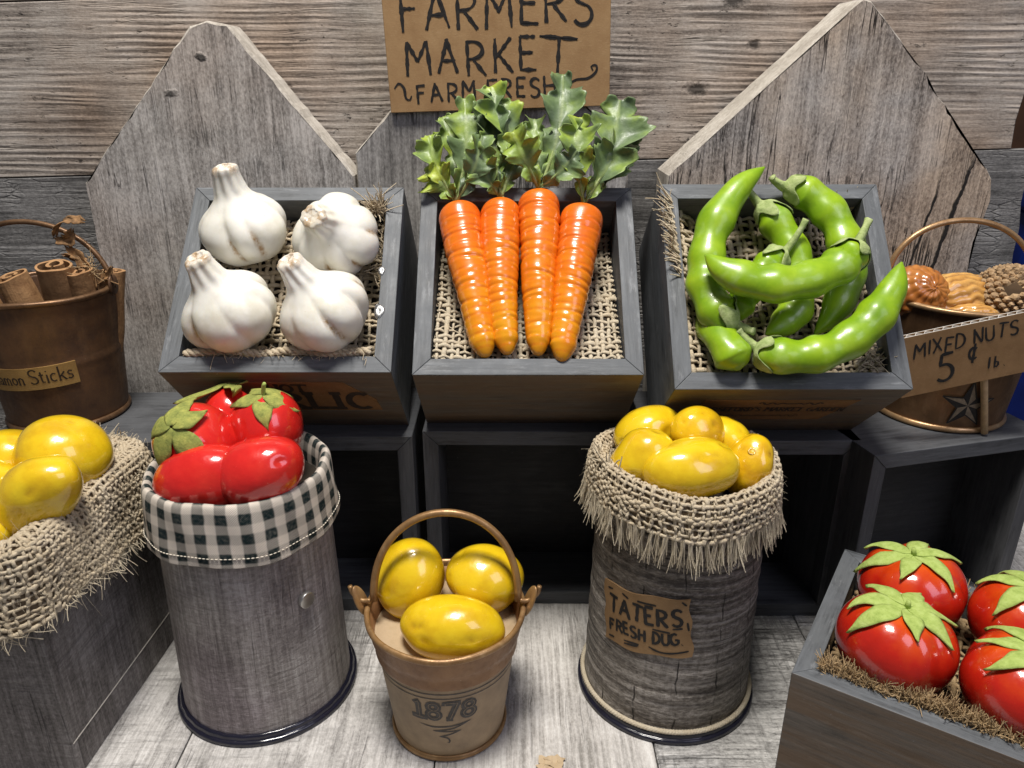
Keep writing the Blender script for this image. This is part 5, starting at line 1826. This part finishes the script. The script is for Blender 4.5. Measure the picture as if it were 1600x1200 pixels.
rng = np.random.default_rng(17)
bd = Thing('burlap_cloth', 'thick burlap draped over the rim of the square woodgrain box', 'burlap', PBM, o=(-0.5, 4.5, 8))
V, F = weave(fd_surf(lambda U, W_: drape(1 - U, W_)), 128, 29, rng, r=0.074, h=0.05, jit=0.7)
U_, W_ = np.meshgrid(np.linspace(0, 1, 120), np.linspace(0, 1, 20), indexing='ij')
Pb, Nb = fd_surf(drape)(U_, W_)
sgn = np.sign(Nb[..., 2][:, 8].mean())
bd.part('cloth_backing', (Pb - sgn * Nb * 0.09).reshape(-1, 3), gridF(120, 20), 'burlap_back')
bd.part('weave', V, F, 'burlap', kind='stuff')
base, dd = [], []
for i in range(900):
    u = rng.random()
    P = drape(np.array(u), np.array(rng.choice([0.99, 0.99, 0.99, rng.uniform(0.3, 1)])))
    base.append(P)
    dd.append((rng.normal(0.12, 0.4), rng.normal(0, 0.4), rng.normal(-0.8, 0.4)))
V, F = strands(base, dd, 0.36, rng, 0.026, 0.7, 7)
base, dd = [], []
for i in range(1500):
    base.append(drape(np.array(rng.random()), np.array(rng.uniform(0.1, 1.0))))
    dd.append((rng.normal(0.5, 0.8), rng.normal(-0.3, 0.8), rng.normal(0.3, 0.8)))
V4, F4 = strands(base, dd, 0.24, rng, 0.007, 1.3, 7, grav=0.4, sides=3)
base, dd = [], []
for i in range(230):
    P = drape(np.array(rng.uniform(0.0, 0.12)), np.array(rng.uniform(0.3, 0.9)))
    base.append(P)
    dd.append((rng.normal(0.2, 0.5), rng.normal(0.5, 0.4), rng.normal(0.5, 0.5)))
V2, F2 = strands(base, dd, 0.5, rng, 0.03, 0.4, 6)
bd.part('fringe', *join((V, F), (V2, F2), (V4, F4)), 'burlap_pale', kind='stuff')
# folded tuck under the drape at the front corner
bg = 'yellow potatoes in the square woodgrain box'
potato((-19.0, 29.0, 11.75), (1.85, 1.7, 1.7), (0, 0, 20), 31, 'round yellow potato with bright dimple in the square box', bg, dimples=4)
potato((-18.6, 26.1, 11.4), (2.2, 1.28, 1.28), (0, -46, -10), 32, 'long yellow potato slanting in front of the round one in the square box', bg)
potato((-21.6, 29.2, 11.6), (1.5, 1.35, 1.3), (0, 10, 0), 33, 'yellow potato at the picture edge, back of the square box', bg)
potato((-21.2, 27.0, 11.4), (1.6, 1.3, 1.25), (0, -10, 10), 34, 'yellow potato at the picture edge, front of the square box', bg)
potato((-20.2, 25.0, 10.6), (1.2, 1.0, 0.95), (0, 0, 40), 35, 'smallest yellow potato low beside the draped burlap', bg)

# ------------------------------------------------------------------ large tomatoes with star calyx


def big_tomato(px, py, r, sq, seed, label, tilt=(0, 0), stem=None, leaves=7):
    rng = np.random.default_rng(seed)
    nl = 6
    ga = np.arange(nl) * 2 * PI / nl + rng.uniform(-0.3, 0.3, nl)
    gd = rng.uniform(0.3, 1.0, nl)

    def fn(al, az):
        k = np.ones(np.broadcast(al, az).shape)
        e = np.sin(al) ** 0.8 * np.clip(1.25 - al * 0.55, 0, 1)
        for a, d in zip(ga, gd):
            dz = (az - a + PI) % (2 * PI) - PI
            k = k - 0.15 * d * np.exp(-(np.abs(dz) / 0.24) ** 1.4) * e
        return k - 0.16 * np.exp(-(al / 0.42) ** 2)
    n, m = 96, 56
    az, al = np.meshgrid(np.linspace(0, 2 * PI, n, endpoint=False), np.linspace(1e-3, PI - 1e-3, m), indexing='ij')
    sf = ell_surf(r, r, r * sq, fn)
    P, _ = sf(al, az)
    V = P.reshape(-1, 3)
    grad = np.clip(1.15 - al / 1.6, 0, 1).ravel()
    st = np.clip(1 - al / 1.1, 0, 1).ravel() * 0.6
    Mx = BOX['tomato'][0] @ mat4((px, py, 5.35 + r * sq * 0.93), tilt[0], tilt[1], rng.uniform(0, 360))
    th = Thing('tomato', label, 'tomato', Mx, o=(0, 0, -r * sq), group='large tomatoes in the slate box')
    th.part('fruit', V, gridF(n, m, wrap=True), 'tomato_orange', grad=grad, stain=st)
    V, F = calyx(sf, leaves, 1.0, 0.165, seed, 0.06, 0.14, rng.uniform(0, 6))
    cx = th.part('calyx', V, F, 'felt_green', solid=0.035)
    top = r * sq * 0.86
    if stem:
        V, F = tube(spline([(0, 0, top), (stem[0] * 0.3, stem[1] * 0.3, top + stem[2] * 0.4), (stem[0] * 0.5, stem[1] * 0.6, top + stem[2] * 0.8), stem[:2] + (top + stem[2],)], 5), 0.11, 8, rfun=lambda s, p: 1 + 0.2 * np.sin(3 * p + s * 9))
    else:
        V, F = tube([(0, 0, top), (0.02, 0, top + 0.2), (0.03, 0.01, top + 0.3)], [0.12, 0.1, 0.07], 8)
    th.part('stem', V, F, 'felt_green', parent=cx)


big_tomato(-2.0, 6.85, 2.1, 0.86, 1, 'tomato in the far corner of the slate box, nearest the dark cubbies', (-6, 2), None, 6)
big_tomato(-2.02, 2.88, 2.12, 0.86, 2, 'deep-ribbed front tomato with wide pale green star calyx', (4, -3), None, 7)
big_tomato(2.15, 6.85, 2.1, 0.88, 3, 'tomato at the picture edge with a tall upright curly stem', (0, 4), (0.15, -0.1, 1.25), 6)
big_tomato(2.18, 2.86, 2.12, 0.86, 4, 'tomato cut off by the picture edge at the front of the slate box', (2, 0), None, 6)

# ------------------------------------------------------------------ cinnamon bucket


def bucket(name, label, pos, rb, rt, h, body_mat, rim_mat, dent=0.0, seed=1):
    th = Thing(name, label, 'bucket', mat4(pos), group='little metal buckets')
    rngb = np.random.default_rng(seed)
    ph = rngb.uniform(0, 6, 8)

    def rf(t, r, z):
        return r + dent * (np.sin(2 * t + ph[0] + z) + 0.6 * np.sin(5 * t + ph[1] - z * 1.2) + 0.4 * np.sin(z * 3 + ph[2] + t)), z
    zz = np.linspace(0.22, h, 40)
    pr = [(0.02, 0.15), (rb - 0.25, 0.15)] + [(rb + (rt - rb) * (z / h) + 0.05 * math.exp(-((z - h * 0.52) / 0.12) ** 2), z) for z in zz] + [(rt - 0.1, h)] + [(rb + (rt - rb) * (z / h) - 0.12, z) for z in zz[::-1][:30]]
    V, F, tc = lathe(pr, 90, rf)
    th.part('body', V, F, body_mat, tc=tc)
    V, F, tc = lathe(smooth_profile([(rb - 0.05, 0.0), (rb + 0.1, 0.02), (rb + 0.17, 0.14), (rb + 0.1, 0.28), (rb - 0.02, 0.3)], 4), 90)
    th.part('base_bead', V, F, rim_mat)
    V, F, tc = lathe(smooth_profile([(rt - 0.14, h - 0.06), (rt - 0.12, h + 0.08), (rt + 0.0, h + 0.12), (rt + 0.12, h + 0.05), (rt + 0.1, h - 0.1), (rt, h - 0.14)], 4), 90, lambda t, r, z: (r + dent * 0.8 * np.sin(3 * t + ph[3]), z + dent * np.sin(4 * t + ph[4])))
    th.part('rim', V, F, rim_mat)
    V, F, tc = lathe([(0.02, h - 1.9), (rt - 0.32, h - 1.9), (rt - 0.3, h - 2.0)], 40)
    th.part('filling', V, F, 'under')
    for s in (-1, 1):
        out = [(0.42 * math.cos(a), 0.5 * math.sin(a)) for a in np.linspace(0, 2 * PI, 18, endpoint=False)]
        V, F = prism(out, 'x', -0.05, 0.05, 0.02, 1)
        th.part('ear', V + np.array([s * (rt + 0.12), 0, h + 0.15]), F, body_mat)
    return th


cbx, cby = -23.1, 36.75
cb = bucket('cinnamon_bucket', 'rusty brown bucket of cinnamon sticks with gold label', (cbx, cby, 10.42), 2.75, 3.42, 6.65, 'rust_metal', 'copper_metal', 0.022, 3)
V, F = bail((-3.5, 0.1, 6.8), (3.5, 0.1, 6.6), (-0.5, 0.6, 9.75), 0.13)
cb.part('bail_handle', V, F, 'copper_metal')
sfb = cone_surf(2.75, 3.42, 6.65, -PI / 2 + 0.10, rot=math.radians(3))
tg_s = lambda x, y: sfb(x, y + 2.95)
V, F = surf_patch(-2.75, 2.25, -0.52, 0.62, tg_s, 40, 4, 0.085)
tg = cb.part('paper_label', V, F, 'tag', smooth=False)
rng = np.random.default_rng(8)
tg_t = lambda x, y: (lambda P, N: (P + N * 0.085, N))(*tg_s(x, y))
w = text_width('Cinnamon', 0.62, 0.10, 0.95)
GL['C'] = (.66, [arc(.36, .5, .33, .5, 50, 310)])
s1, xe = text_strokes('Cinnamon', 0.60, -2.55, -0.2, rng, 0.07, 0.0, 0.95)
s2, _ = text_strokes('Sticks', 0.72, xe + 0.22, -0.2, rng, 0.07, 0.0, 0.95)
sr = []
for q in s1 + s2:
    for e in (q[0], q[-1]):
        if abs(e[1] + 0.2) < 0.02:
            sr.append([(e[0] - 0.06, e[1]), (e[0] + 0.06, e[1])])
V, F = join(ribbons(s1 + s2, 0.072, tg_t, rng, 0.012, 0.0, 0.03), ribbons(sr, 0.04, tg_t, rng, 0.012, 0, 0))
cb.part('lettering', V, F, 'ink_brown', parent=tg, smooth=False)


def quill(pos, axis, L, R, seed, label, squash=0.75, spin=0.0):
    """a rolled bark stick: both edges curl inwards"""
    rng = np.random.default_rng(seed)
    n = 70
    t = np.linspace(-1, 1, n)
    ang = t * 2 * PI * 0.86
    rr = R * (1 - 0.55 * np.abs(t) ** 2.2)
    cx = np.sign(t) * R * 0.30 * np.abs(t) ** 1.5
    c = np.stack([rr * np.sin(ang) + cx * 0.9, -rr * np.cos(ang) * squash], 1)
    tg_ = nrm(np.gradient(c, axis=0))
    nn = np.stack([-tg_[:, 1], tg_[:, 0]], 1)
    thk = 0.07 * (1 + 0.25 * np.sin(t * 9 + seed))
    a, b = c + nn * thk[:, None], c - nn * thk[:, None]
    prof_ = np.concatenate([a, b[::-1]])
    m = len(prof_)
    k = 14
    zz = np.linspace(0, L, k)
    V = np.zeros((k, m, 3))
    for i, z in enumerate(zz):
        w_ = 1 + 0.03 * math.sin(z * 2 + seed)
        V[i, :, 0] = prof_[:, 0] * w_ + 0.04 * math.sin(z * 1.3 + seed)
        V[i, :, 1] = prof_[:, 1] * w_
        V[i, :, 2] = z + (0.03 * np.sin(prof_[:, 0] * 5 + seed) if i == k - 1 else 0)
    F = []
    for i in range(k - 1):
        for j in range(m):
            F.append([i * m + j, i * m + (j + 1) % m, (i + 1) * m + (j + 1) % m, (i + 1) * m + j])
    for i in (0, k - 1):
        for j in range(n - 1):
            F.append([i * m + j, i * m + j + 1, i * m + m - 2 - j, i * m + m - 1 - j])
    q = Vector(axis).normalized().to_track_quat('Z', 'Y').to_matrix().to_4x4() @ Matrix.Rotation(math.radians(spin), 4, 'Z')
    Mx = Matrix.Translation(Vector(pos)) @ q
    single('cinnamon_stick', V.reshape(-1, 3), F, 'cinnamon', label, 'cinnamon', Mx, group='cinnamon sticks in the rusty bucket', smooth=False)


zb = 13.6
quill((-21.9, 37.1, zb), (0.04, -0.28, 1), 5.0, 0.78, 1, 'double-curled cinnamon stick, tallest in the rusty bucket', 0.75, 0)
quill((-23.3, 36.9, zb), (-0.16, -0.22, 1), 4.4, 0.72, 2, 'cinnamon stick with slanted end beside the tallest one', 0.7, 100)
quill((-20.95, 37.0, zb), (0.06, -0.22, 1), 4.6, 0.55, 3, 'thin cinnamon stick nearest the bucket ear', 0.8, 200)
quill((-24.6, 36.2, zb), (-0.3, 0.0, 1), 4.1, 0.62, 4, 'cinnamon stick leaning out at the picture edge', 0.75, 40)
quill((-22.6, 37.9, zb), (-0.1, 0.2, 1), 3.6, 0.5, 5, 'cinnamon stick behind the others in the rusty bucket', 0.75, 140)
quill((-20.6, 37.2, zb), (0.18, 0.1, 1), 4.2, 0.5, 6, 'short split cinnamon stick by the dried leaf scraps', 0.8, 300)

# dried husk twisted round the bail
dh = Thing('dried_husk', 'scrap of dry brown husk twisted round the bucket handle', 'husk', o=(-20.2, 36.8, 17.5))
rng = np.random.default_rng(4)


def husk_piece(pts, w, seed):
    r_ = np.random.default_rng(seed)
    P = spline(pts, 8)
    n = len(P)
    T = nrm(np.gradient(P, axis=0))
    N = nrm(np.cross(T, np.array([0.2, -1, 0.3])))
    B = np.cross(T, N)
    s = np.linspace(0, 1, n)
    c = np.linspace(-1, 1, 7)
    V = np.zeros((n, 7, 3))
    ww = w * (0.35 + 0.65 * np.sin(PI * s) ** 0.7) * (1 + 0.25 * np.sin(s * 23 + seed))
    for j in range(7):
        tw_ = s * 2.2 + seed
        V[:, j] = P + (N * np.cos(tw_)[:, None] + B * np.sin(tw_)[:, None]) * (c[j] * ww)[:, None] + T * (0.12 * np.sin(c[j] * 5 + s[:, None] * 12)) + B * (0.18 * np.cos(c[j] * 2.5) * ww)[:, None]
    return V.reshape(-1, 3), gridF(n, 7)


for i, (pts, w) in enumerate((([(-22.0, 36.9, 19.6), (-21.5, 36.7, 20.2), (-20.9, 36.7, 20.4), (-20.4, 36.8, 20.3)], 0.28), ([(-21.9, 36.8, 19.5), (-21.3, 36.7, 19.4), (-21.0, 36.7, 19.9)], 0.3),
                              ([(-21.4, 36.7, 19.1), (-20.8, 36.6, 18.4), (-20.3, 36.6, 17.5), (-20.2, 36.6, 16.9)], 0.38), ([(-21.5, 36.5, 18.7), (-20.9, 36.5, 18.6), (-20.5, 36.6, 17.9)], 0.32),
                              ([(-20.2, 36.6, 17.3), (-19.7, 36.6, 17.7), (-19.4, 36.6, 18.1)], 0.14), ([(-20.3, 36.7, 17.0), (-19.7, 36.6, 17.4), (-19.3, 36.6, 17.3)], 0.16))):
    V, F = husk_piece(pts, w, i + 1)
    dh.part('husk_strip', V, F, 'husk', solid=0.04)
base = rng.normal(0, 0.25, (70, 3)) + np.array([-20.5, 36.6, 17.9])
V, F = strands(base, rng.normal(0, 1, (70, 3)) + np.array([0, -0.3, 0.2]), 0.5, rng, 0.02, 0.5)
dh.part('fibres', V, F, 'burlap_tan', kind='stuff')

# ------------------------------------------------------------------ bucket of mixed nuts, with sign
nbp = (22.35, 37.2, 10.42)
nb = bucket('nut_bucket', 'copper bucket of mixed nuts with a dark star near its base', nbp, 3.08, 3.75, 6.2, 'copper_metal', 'copper_rim', 0.008, 6)
V, F = bail((-3.85, -0.1, 6.4), (3.45, -0.1, 6.4), (-0.5, 0.0, 9.85), 0.14)
nb.part('bail_handle', V, F, 'copper_rim')
sfn = cone_surf(3.12, 3.79, 6.2, -PI / 2 - 0.12)
star, starF = [], []
dark_tris, light_tris = [], []
for i in range(5):
    a = PI / 2 + i * 2 * PI / 5
    tip = np.array([1.28 * math.cos(a), 1.55 + 1.28 * math.sin(a)])
    for sgn in (-1, 1):
        b_ = a + sgn * PI / 5
        inner = np.array([0.5 * math.cos(b_), 1.55 + 0.5 * math.sin(b_)])
        (dark_tris if sgn > 0 else light_tris).append((np.array([0, 1.55]), tip, inner))
for nm, tr, mt in (('star_print', dark_tris, 'ink'), ('star_shade', light_tris, 'ink_light')):
    Vt, Ft = [], []
    for t3 in tr:
        A_, B_, C_ = t3
        k = 6
        idx = {}
        for i in range(k + 1):
            for j in range(k + 1 - i):
                q = A_ + (B_ - A_) * i / k + (C_ - A_) * j / k
                P, N = sfn(np.array([q[0]]), np.array([q[1]]))
                idx[i, j] = len(Vt)
                Vt.append(P[0] + N[0] * 0.045)
        for i in range(k):
            for j in range(k - i):
                Ft.append([idx[i, j], idx[i + 1, j], idx[i, j + 1]])
                if i + j < k - 1:
                    Ft.append([idx[i + 1, j], idx[i + 1, j + 1], idx[i, j + 1]])
    nb.part(nm, Vt, Ft, mt, smooth=False)
# star outline strokes
so = []
for i in range(10):
    a, b_ = PI / 2 + i * PI / 5, PI / 2 + (i + 1) * PI / 5
    ra, rb_ = (1.28, 0.5) if i % 2 == 0 else (0.5, 1.28)
    so.append([(ra * math.cos(a), 1.55 + ra * math.sin(a)), (rb_ * math.cos(b_), 1.55 + rb_ * math.sin(b_))])
V, F = ribbons(so, 0.06, sfn, np.random.default_rng(2), 0.05, 0, 0)
nb.part('star_outline', V, F, 'ink', smooth=False)

ng_ = 'nuts in the copper bucket'


def nut(pos, abc, rot, fn, mat, name, label, cat='nut', n=110, m=70):
    th = np.linspace(0, 2 * PI, n, endpoint=False)
    ph = np.linspace(1e-3, PI - 1e-3, m)
    T, Ph = np.meshgrid(th, ph, indexing='ij')
    k, st = fn(T, Ph)
    U = np.stack([np.sin(Ph) * np.cos(T), np.sin(Ph) * np.sin(T), np.cos(Ph)], -1)
    V = (U * k[..., None] * np.array(abc)).reshape(-1, 3)
    single(name, V, gridF(n, m, wrap=True), mat, label, cat, mat4(pos, *rot), group=ng_, stain=np.clip(st, 0, 1).ravel())


def wal(T, P):
    rg = np.abs(np.sin(T * 7 + 0.7 * np.sin(P * 5) + 0.4 * np.sin(T * 3)))
    return 1 + 0.05 * rg * np.sin(P) + 0.02 * np.sin(P * 17 + T * 3), (1 - rg) ** 3 * 0.9


def pec(T, P):
    q = np.sin(T * 19 + 1.3 * np.sin(P * 7 + T) + 0.8 * np.sin(P * 15))
    return 1 + 0.03 * q * np.sin(P) ** 0.5 + 0.012 * np.sin(P * 19 + T * 5), np.clip(-q, 0, 1) * 0.9


nut((19.75, 36.6, 16.75), (1.45, 1.35, 1.5), (60, 20, 0), wal, 'walnut', 'ridged_nut', 'round orange-brown ridged nut beside the green pod tip')
nut((21.75, 36.7, 16.4), (1.35, 1.3, 2.1), (0, 84, 6), pec, 'pecan', 'wrinkled_nut', 'long glossy wrinkled tan nut in the middle of the copper bucket')
nut((21.6, 35.2, 15.7), (0.9, 0.85, 1.5), (0, 70, -20), pec, 'pecan', 'wrinkled_nut', 'smaller wrinkled tan nut low against the copper rim')
# scaly cone
cn = Thing('scaly_cone', 'scaly brown cone with a dark hole at the edge of the copper bucket', 'cone', mat4((24.2, 36.3, 16.75)) @ Matrix.Scale(1.18, 4), o=(0, 0, -1.4), group=ng_)
V, F, st = lump(1.38, 1.3, 1.2, 5, 0, 0.03, False, 40, 24)
cn.part('core', V, F, 'cone_core')
rng = np.random.default_rng(12)
parts = []
ns = 300
hole = nrm(np.array([-0.35, -0.75, 0.45]))
for i in range(ns):
    z = 1 - 2 * (i + 0.5) / ns
    a = i * PI * (3 - math.sqrt(5))
    u = np.array([math.sqrt(1 - z * z) * math.cos(a), math.sqrt(1 - z * z) * math.sin(a), z])
    if u @ hole > 0.965:
        continue
    q = Vector(u).to_track_quat('Z', 'Y').to_matrix()
    s = 0.155 * rng.uniform(0.8, 1.25)
    pts = [(s * math.cos(b_) * 1.25, s * math.sin(b_), -0.05) for b_ in np.linspace(0, 2 * PI, 7)[:-1]] + [(s * 0.5 * math.cos(b_ + 0.3) * 1.25, s * 0.5 * math.sin(b_ + 0.3), 0.10 * rng.uniform(0.7, 1.3)) for b_ in np.linspace(0, 2 * PI, 7)[:-1]] + [(0.02, 0.02, 0.15)]
    Vq = np.array([(q @ Vector(p))[:] for p in pts]) + u * np.array([1.38, 1.3, 1.2])
    Fq = [[j, (j + 1) % 6, 6 + (j + 1) % 6, 6 + j] for j in range(6)] + [[6 + j, 6 + (j + 1) % 6, 12] for j in range(6)]
    parts.append((Vq, Fq))
cn.part('scales', *join(*parts), 'cone', kind='stuff', smooth=False)

# nuts price sign: cardboard on a dowel
SM = mat4((20.45, 33.05, 14.9), 3, -11.5, 4)
sg = Thing('price_sign', 'small cardboard sign on a stick reading MIXED NUTS 5¢ lb.', 'sign', SM, o=(0, 0, -1.6), group='hand-lettered cardboard signs')
sx0, sx1, sz0, sz1 = -2.75, 3.9, -1.55, 1.5
for nm, y0, y1 in (('front_sheet', -0.16, -0.12), ('back_sheet', 0.10, 0.14)):
    V, F = bbox(sx0, sx1, y0, y1, sz0, sz1, 0.01, 1)
    o = sg.part(nm, V, F, 'card_dark', smooth=False)
    if nm == 'front_sheet':
        fs = o
# corrugated flute between the sheets
xs = np.linspace(sx0 + 0.02, sx1 - 0.02, 200)
yw = -0.01 + 0.10 * np.sin(xs * 2 * PI / 0.42)
V = np.concatenate([np.stack([xs, yw - 0.014, np.full(200, sz0 + 0.01)], 1), np.stack([xs, yw - 0.014, np.full(200, sz1 - 0.005)], 1), np.stack([xs, yw + 0.014, np.full(200, sz0 + 0.01)], 1), np.stack([xs, yw + 0.014, np.full(200, sz1 - 0.005)], 1)])
F = []
for i in range(199):
    F += [[i, i + 1, 201 + i, 200 + i], [400 + i, 401 + i, 601 + i, 600 + i], [200 + i, 201 + i, 601 + i, 600 + i], [i, i + 1, 401 + i, 400 + i]]
sg.part('flute', V, F, 'corr', smooth=False)
for y0, y1 in ((-0.155, -0.125), (0.105, 0.135)):
    V, F = bbox(sx0 + 0.01, sx1 - 0.01, y0, y1, sz1 + 0.001, sz1 + 0.02, 0.004, 1)
    sg.part('pale_edge', V, F, 'corr', smooth=False)
rng = np.random.default_rng(15)
pf = plane_front(-0.161)
a, _ = text_strokes('MIXED NUTS', 0.72, -2.25, 0.40, rng, 0.16, 0.05, 0.98, slope=0.02)
b, _ = text_strokes('5', 1.42, -1.1, -1.1, rng, 0.1, 0.03, 0.95)
c, _ = text_strokes('q', 1.1, 0.3, -0.5, rng, 0.1, 0.0, 0.95)
d, _ = text_strokes('lb.', 0.58, 1.25, -0.95, rng, 0.32, 0.04, 1.0)
V, F = join(ribbons(a, 0.10, pf, rng), ribbons(b, 0.17, pf, rng), ribbons(c, 0.13, pf, rng), ribbons(d, 0.10, pf, rng))
sg.part('lettering', V, F, 'ink', parent=fs, smooth=False)
# dowel, straight down to the cubby top in front of the bucket
inv = SM.inverted()
p0 = inv @ Vector((21.75, 33.35, 14.9))
p1 = inv @ Vector((23.05, 33.85, 10.56))
V, F = tube([p0[:], ((p0 + p1) / 2)[:], p1[:]], 0.16, 12)
sg.part('dowel', V, F, 'stick')

# ------------------------------------------------------------------ FARMERS MARKET sign
FM = mat4((-0.70, 41.98, 28.25), 0, -1.8, 0)
fs_ = Thing('market_sign', 'brown cardboard sign hand-lettered FARMERS MARKET on the middle picket', 'sign', FM, o=(0, 0, -3.1), group='hand-lettered cardboard signs')
V, F = bbox(-5.62, 5.6, -0.13, 0.13, -3.15, 4.6, 0.03, 1)
cd = fs_.part('cardboard', V, F, 'card', smooth=False)
rng = np.random.default_rng(23)
pf = plane_front(-0.131)
a, _ = text_strokes('FARMERS', 1.78, -4.75, 0.62, rng, 0.20, 0.025, 0.98, slope=0.015)
b, _ = text_strokes('MARKET', 1.58, -4.65, -1.42, rng, 0.26, 0.025, 0.98, slope=0.01)
b[-2] = np.array([[1.72 + 0.35, 0.22], [3.95, 0.02]])
b[-1] = np.array([[3.05, 0.1], [2.95, -1.5]])
c, _ = text_strokes('FARM FRESH', 0.90, -4.2, -2.74, rng, 0.26, 0.04, 1.0, slope=0.035)
fl1 = spline([(-5.35, -2.0, 0), (-5.1, -1.75, 0), (-4.85, -2.0, 0), (-4.8, -2.45, 0), (-4.6, -2.55, 0), (-4.5, -2.35, 0)], 6)[:, :2]
fl2 = spline([(3.45, -2.1, 0), (3.9, -1.85, 0), (4.5, -1.8, 0), (4.9, -1.5, 0), (4.9, -1.2, 0), (4.65, -1.25, 0), (4.75, -1.45, 0)], 6)[:, :2]
V, F = join(ribbons(a, 0.18, pf, rng, wob=0.25), ribbons(b, 0.18, pf, rng, wob=0.25), ribbons(c, 0.13, pf, rng, wob=0.2), ribbons([fl1, fl2], 0.13, pf, rng, taper=0.6))
# loose second pass of the marker, slightly off the first
a2 = [q + np.array([0.035, 0.02]) for q in a + b]
V2, F2 = ribbons(a2, 0.05, pf, rng, 0.02, 0.2, 0.3)
fs_.part('lettering', *join((V, F), (V2, F2)), 'ink', parent=cd, smooth=False)

# tiny paper scrap on the floor
scr = Thing('paper_scrap', 'torn cream paper scrap on the floor by the small bucket', 'scrap', mat4((1.65, 23.85, 0.02)))
rng = np.random.default_rng(3)
X, Y = np.meshgrid(np.linspace(-0.5, 0.5, 8), np.linspace(-0.35, 0.35, 6), indexing='ij')
X = X + rng.normal(0, 0.07, X.shape)
Y = Y + rng.normal(0, 0.06, X.shape)
Z = 0.03 + np.abs(rng.normal(0, 0.05, X.shape))
scr.part('sheet', np.stack([X, Y, Z], -1).reshape(-1, 3), gridF(8, 6), 'inner_card', solid=0.02, smooth=False)
